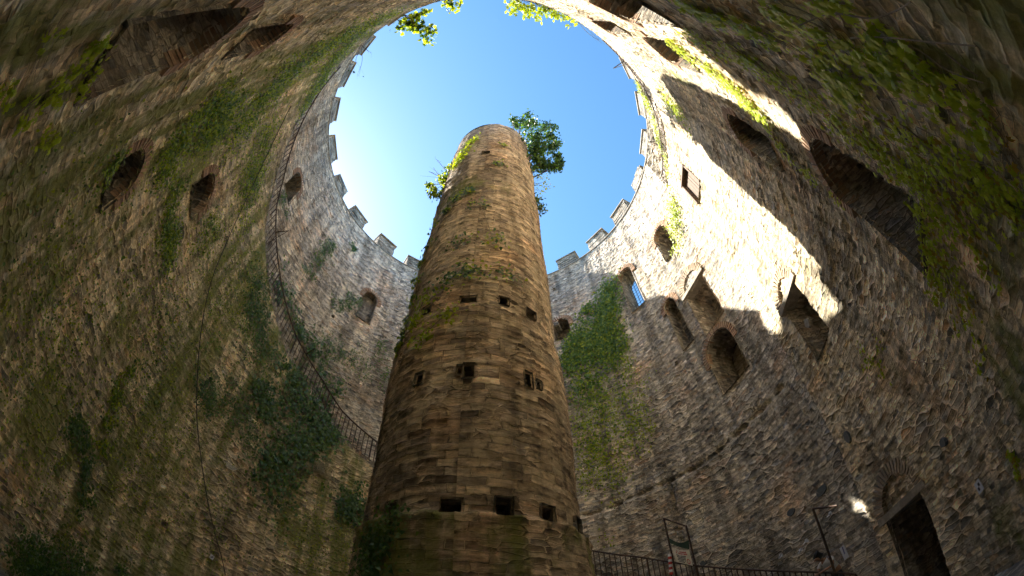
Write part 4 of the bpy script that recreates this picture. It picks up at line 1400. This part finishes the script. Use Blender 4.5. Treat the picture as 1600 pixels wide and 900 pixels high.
sheet('survey_target', 'white survey marker with black checks on the wall right of the doorway', 'marker', 1534, 756, .17, .22, .15, True)
sheet('survey_target', 'white survey marker with black checks on the lower left wall by the cable foot', 'marker', 329, 870, .13, .13, -.3, True)
n1 = sheet('paper_notice', 'white paper notice fixed to the wall between the frame and the doorway', 'notice', 1322, 862, .16, .36, .1)
a, z, r = hit(1322, 862); ex, ey = frame_at(a)
m_ = MB(); m_.box(pt(a, r - .081, z + .06) + ex * .0, .03, .004, .2, ex, ey); m_.build('print', plain('blue_print', (.15, .17, .4), .7), n1)
for px, py, nm in ((1298, 803, 'scrap of white paper on the wall under the arm of the iron frame'), (1222, 868, 'crumpled white paper scrap wedged in the wall left of the leaning person'), (1252, 860, 'small pale paper scrap on the wall just above left of the person'), (1262, 845, 'torn faint paper remnant on the wall left of the iron upright')):
    a, z, r = hit(px, py); ex, ey = frame_at(a)
    m_ = MB()
    c0 = pt(a, r - .07, z)
    G = [[c0 + ex * ((i_ - 1.5) * .06 + random.uniform(-.02, .02)) + Vector((0, 0, (j_ - 1) * .05 + random.uniform(-.02, .02))) - ey * random.uniform(0, .05) for j_ in range(3)] for i_ in range(4)]
    for i_ in range(3):
        for j_ in range(2):
            if (i_, j_) != (0, 1): m_.face([G[i_][j_], G[i_ + 1][j_], G[i_ + 1][j_ + 1], G[i_][j_ + 1]])
    o = m_.build('paper_scrap', M_WHT); o['label'] = nm; o['category'] = 'paper'

# hanging cable on the left wall
cp_ = [hit(x, y, .10) for x, y in ((455, 165), (430, 215), (395, 290), (358, 370), (330, 440), (314, 520), (308, 600), (308, 660), (316, 730), (330, 810), (346, 870), (352, 899))]
P = [pt(a, r, z) for a, z, r in cp_]
cb = MB(); cb.tube(catmull(P, 5), .014, 5)
tag(cb.build('cable', M_CABLE, None), 'thin dark cable hanging down the left wall from the ledge to the floor', 'cable')
# dry vine stems crossing the right corner
vb = MB()
for pl in ([(1330, 60), (1380, 55), (1450, 65), (1525, 75)], [(1390, 80), (1420, 70), (1480, 110), (1540, 130)], [(1380, 155), (1420, 160), (1450, 165)], [(1310, 20), (1360, 30), (1400, 20), (1425, 0)], [(1400, 190), (1470, 240), (1540, 260), (1590, 300)],
           [(1480, 85), (1500, 100), (1530, 120)], [(1250, 40), (1290, 20), (1340, 30)], [(1420, 560), (1470, 566), (1490, 560)], [(1290, 60), (1330, 150), (1350, 190)]):
    P = [pt(a, r, z) for a, z, r in [hit(x + random.uniform(-4, 4), y + random.uniform(-4, 4), random.uniform(.04, .12)) for x, y in pl]]
    vb.tube(catmull(P, 5), .007, 5, .004)
tag(vb.build('dry_vine', M_VINE), 'pale leafless vine stems meandering over the dark wall in the upper right corner', 'vine')
vb = MB()
for pl in ([(430, 100), (330, 160), (250, 190), (200, 215)], [(470, 150), (400, 170), (330, 200)], [(360, 330), (400, 300), (430, 290)], [(300, 480), (340, 440), (400, 400)], [(560, 60), (480, 110), (400, 130)], [(240, 330), (300, 310), (340, 320)], [(290, 560), (330, 520), (370, 480)], [(20, 180), (60, 150), (110, 120)]):
    P = [pt(a, r, z) for a, z, r in [hit(x + random.uniform(-6, 6), y + random.uniform(-6, 6), random.uniform(.04, .12)) for x, y in pl]]
    vb.tube(catmull(P, 5), .008, 5, .004)
tag(vb.build('dry_vine', M_VINE), 'pale leafless vine stems crossing the mossy wall at upper left', 'vine')

# ------------------------------------------------------------------ the person leaning on the lower railing
def skinned(name, nodes, edges, mat, parent, sub=2, root=0):
    """nodes: list of (Vector, radius); grows one continuous surface"""
    me = bpy.data.meshes.new(name)
    me.from_pydata([n[0] for n in nodes], edges, [])
    o = link(name, me, mat, parent, world=False)
    sk = o.modifiers.new('skin', 'SKIN')
    sk.use_smooth_shade = True
    for v, n in zip(me.skin_vertices[0].data, nodes):
        v.radius = n[1] if isinstance(n[1], tuple) else (n[1], n[1])
        v.use_root = False
    me.skin_vertices[0].data[root].use_root = True
    s_ = o.modifiers.new('sub', 'SUBSURF'); s_.levels = sub; s_.render_levels = sub
    return o


def make_person(az, label):
    rr = float(ledge_r(az)) + .10 + .40
    base = pt(az, rr, float(ledge_z(az)))
    root = thing('person', base, label, 'person')
    ex, ey = frame_at(az)
    I, T, Z_ = -ey, -ex, Vector((0, 0, 1))
    f = lambda i, t, z: I * i + T * t + Z_ * z
    M_SKIN = plain('skin', (0.42, 0.24, 0.16), .55, nz=.08)
    M_SHIRT = plain('white_shirt', (0.85, 0.85, 0.88), .8, nz=.08)
    M_TROU = plain('dark_trousers', (0.05, 0.05, 0.06), .85, nz=.15)
    M_HAIR = plain('black_hair', (0.015, 0.012, 0.010), .5, nz=.3, sc=60)
    n = [(f(-.10, 0, .92), (.13, .10)), (f(-.02, .01, 1.05), (.125, .095)), (f(.10, .02, 1.18), (.14, .10)), (f(.20, .04, 1.28), (.10, .08)), (f(.27, .06, 1.34), .048), (f(.32, .08, 1.39), .060),
         (f(.37, .10, 1.43), (.082, .095)), (f(.41, .115, 1.50), (.070, .080))]
    e = [(0, 1), (1, 2), (2, 3), (3, 4), (4, 5), (5, 6), (6, 7)]
    for s in (-1, 1):
        k = len(n)
        n += [(f(-.10, .10 * s, .86), .088), (f(-.02, .11 * s, .47), .055), (f(-.06, .12 * s, .10), .038), (f(.08, .13 * s, .04), .033)]
        e += [(0, k), (k, k + 1), (k + 1, k + 2), (k + 2, k + 3)]
        k = len(n)
        hx = .10 * s
        n += [(f(.19, .04 + .19 * s, 1.27), .050), (f(.32, .04 + .25 * s, 1.07), .038), (f(.46, .10 + .10 * s, 1.055), .026), (f(.53, .13 + .045 * s, 1.05), (.030, .020))]
        e += [(3, k), (k, k + 1), (k + 1, k + 2), (k + 2, k + 3)]
        h = k + 3
        for q in range(4):
            c = len(n)
            ln = (.05, .058, .053, .042)[q]
            o_ = (q - 1.5) * .017
            n += [(f(.565, .13 + .035 * s + o_, 1.05), .0085), (f(.565 + ln * .6, .13 + .02 * s + o_, 1.035), .008), (f(.565 + ln * .75, .13 + .01 * s + o_, 1.008), .0065)]
            e += [(h, c), (c, c + 1), (c + 1, c + 2)]
        c = len(n)
        n += [(f(.53, .13 + .085 * s, 1.06), .010), (f(.56, .13 + .09 * s, 1.05), .0085)]
        e += [(h, c), (c, c + 1)]
    # nose and ears
    k = len(n)
    n += [(f(.475, .135, 1.44), .012)]
    e += [(6, k)]
    skinned('body', n, e, M_SKIN, root)
    sh = [(f(-.10, 0, .93), (.150, .118)), (f(-.02, .01, 1.05), (.142, .110)), (f(.10, .02, 1.18), (.158, .115)), (f(.20, .04, 1.275), (.118, .095)), (f(.235, .05, 1.31), .075)]
    se = [(0, 1), (1, 2), (2, 3), (3, 4)]
    for s in (-1, 1):
        k = len(sh)
        sh += [(f(.19, .04 + .19 * s, 1.27), .068), (f(.26, .04 + .225 * s, 1.16), .058)]
        se += [(3, k), (k, k + 1)]
    skinned('shirt', sh, se, M_SHIRT, root)
    tr = [(f(-.10, 0, .93), (.142, .112))]
    te = []
    for s in (-1, 1):
        k = len(tr)
        tr += [(f(-.10, .10 * s, .84), .100), (f(-.02, .11 * s, .47), .070), (f(-.06, .12 * s, .12), .055)]
        te += [(0, k), (k, k + 1), (k + 1, k + 2)]
    skinned('trousers', tr, te, M_TROU, root)
    for s in (-1, 1):
        skinned('shoe', [(f(-.09, .12 * s, .045), .042), (f(.02, .125 * s, .045), .046), (f(.13, .13 * s, .035), .036)], [(0, 1), (1, 2)], M_BLK, root)
    hr = [(f(.345, .09, 1.50), (.085, .095)), (f(.40, .11, 1.545), (.078, .075)), (f(.30, .075, 1.45), (.060, .060)), (f(.445, .125, 1.55), (.040, .050))]
    skinned('hair', hr, [(2, 0), (0, 1), (1, 3)], M_HAIR, root)
    for s in (-1, 1):
        b = MB(); b.box(root.location + f(.466, .128 + .032 * s, 1.470), .012, .022, .010, I, T, Z_); b.build('eye', M_BLK, root)
    b = MB(); b.box(root.location + f(.470, .135, 1.400), .012, .045, .010, I, T, Z_); b.build('mouth', M_RED, root)
    return root


make_person(73.9, 'dark-haired person in a white T-shirt leaning with both forearms on the lower iron railing')
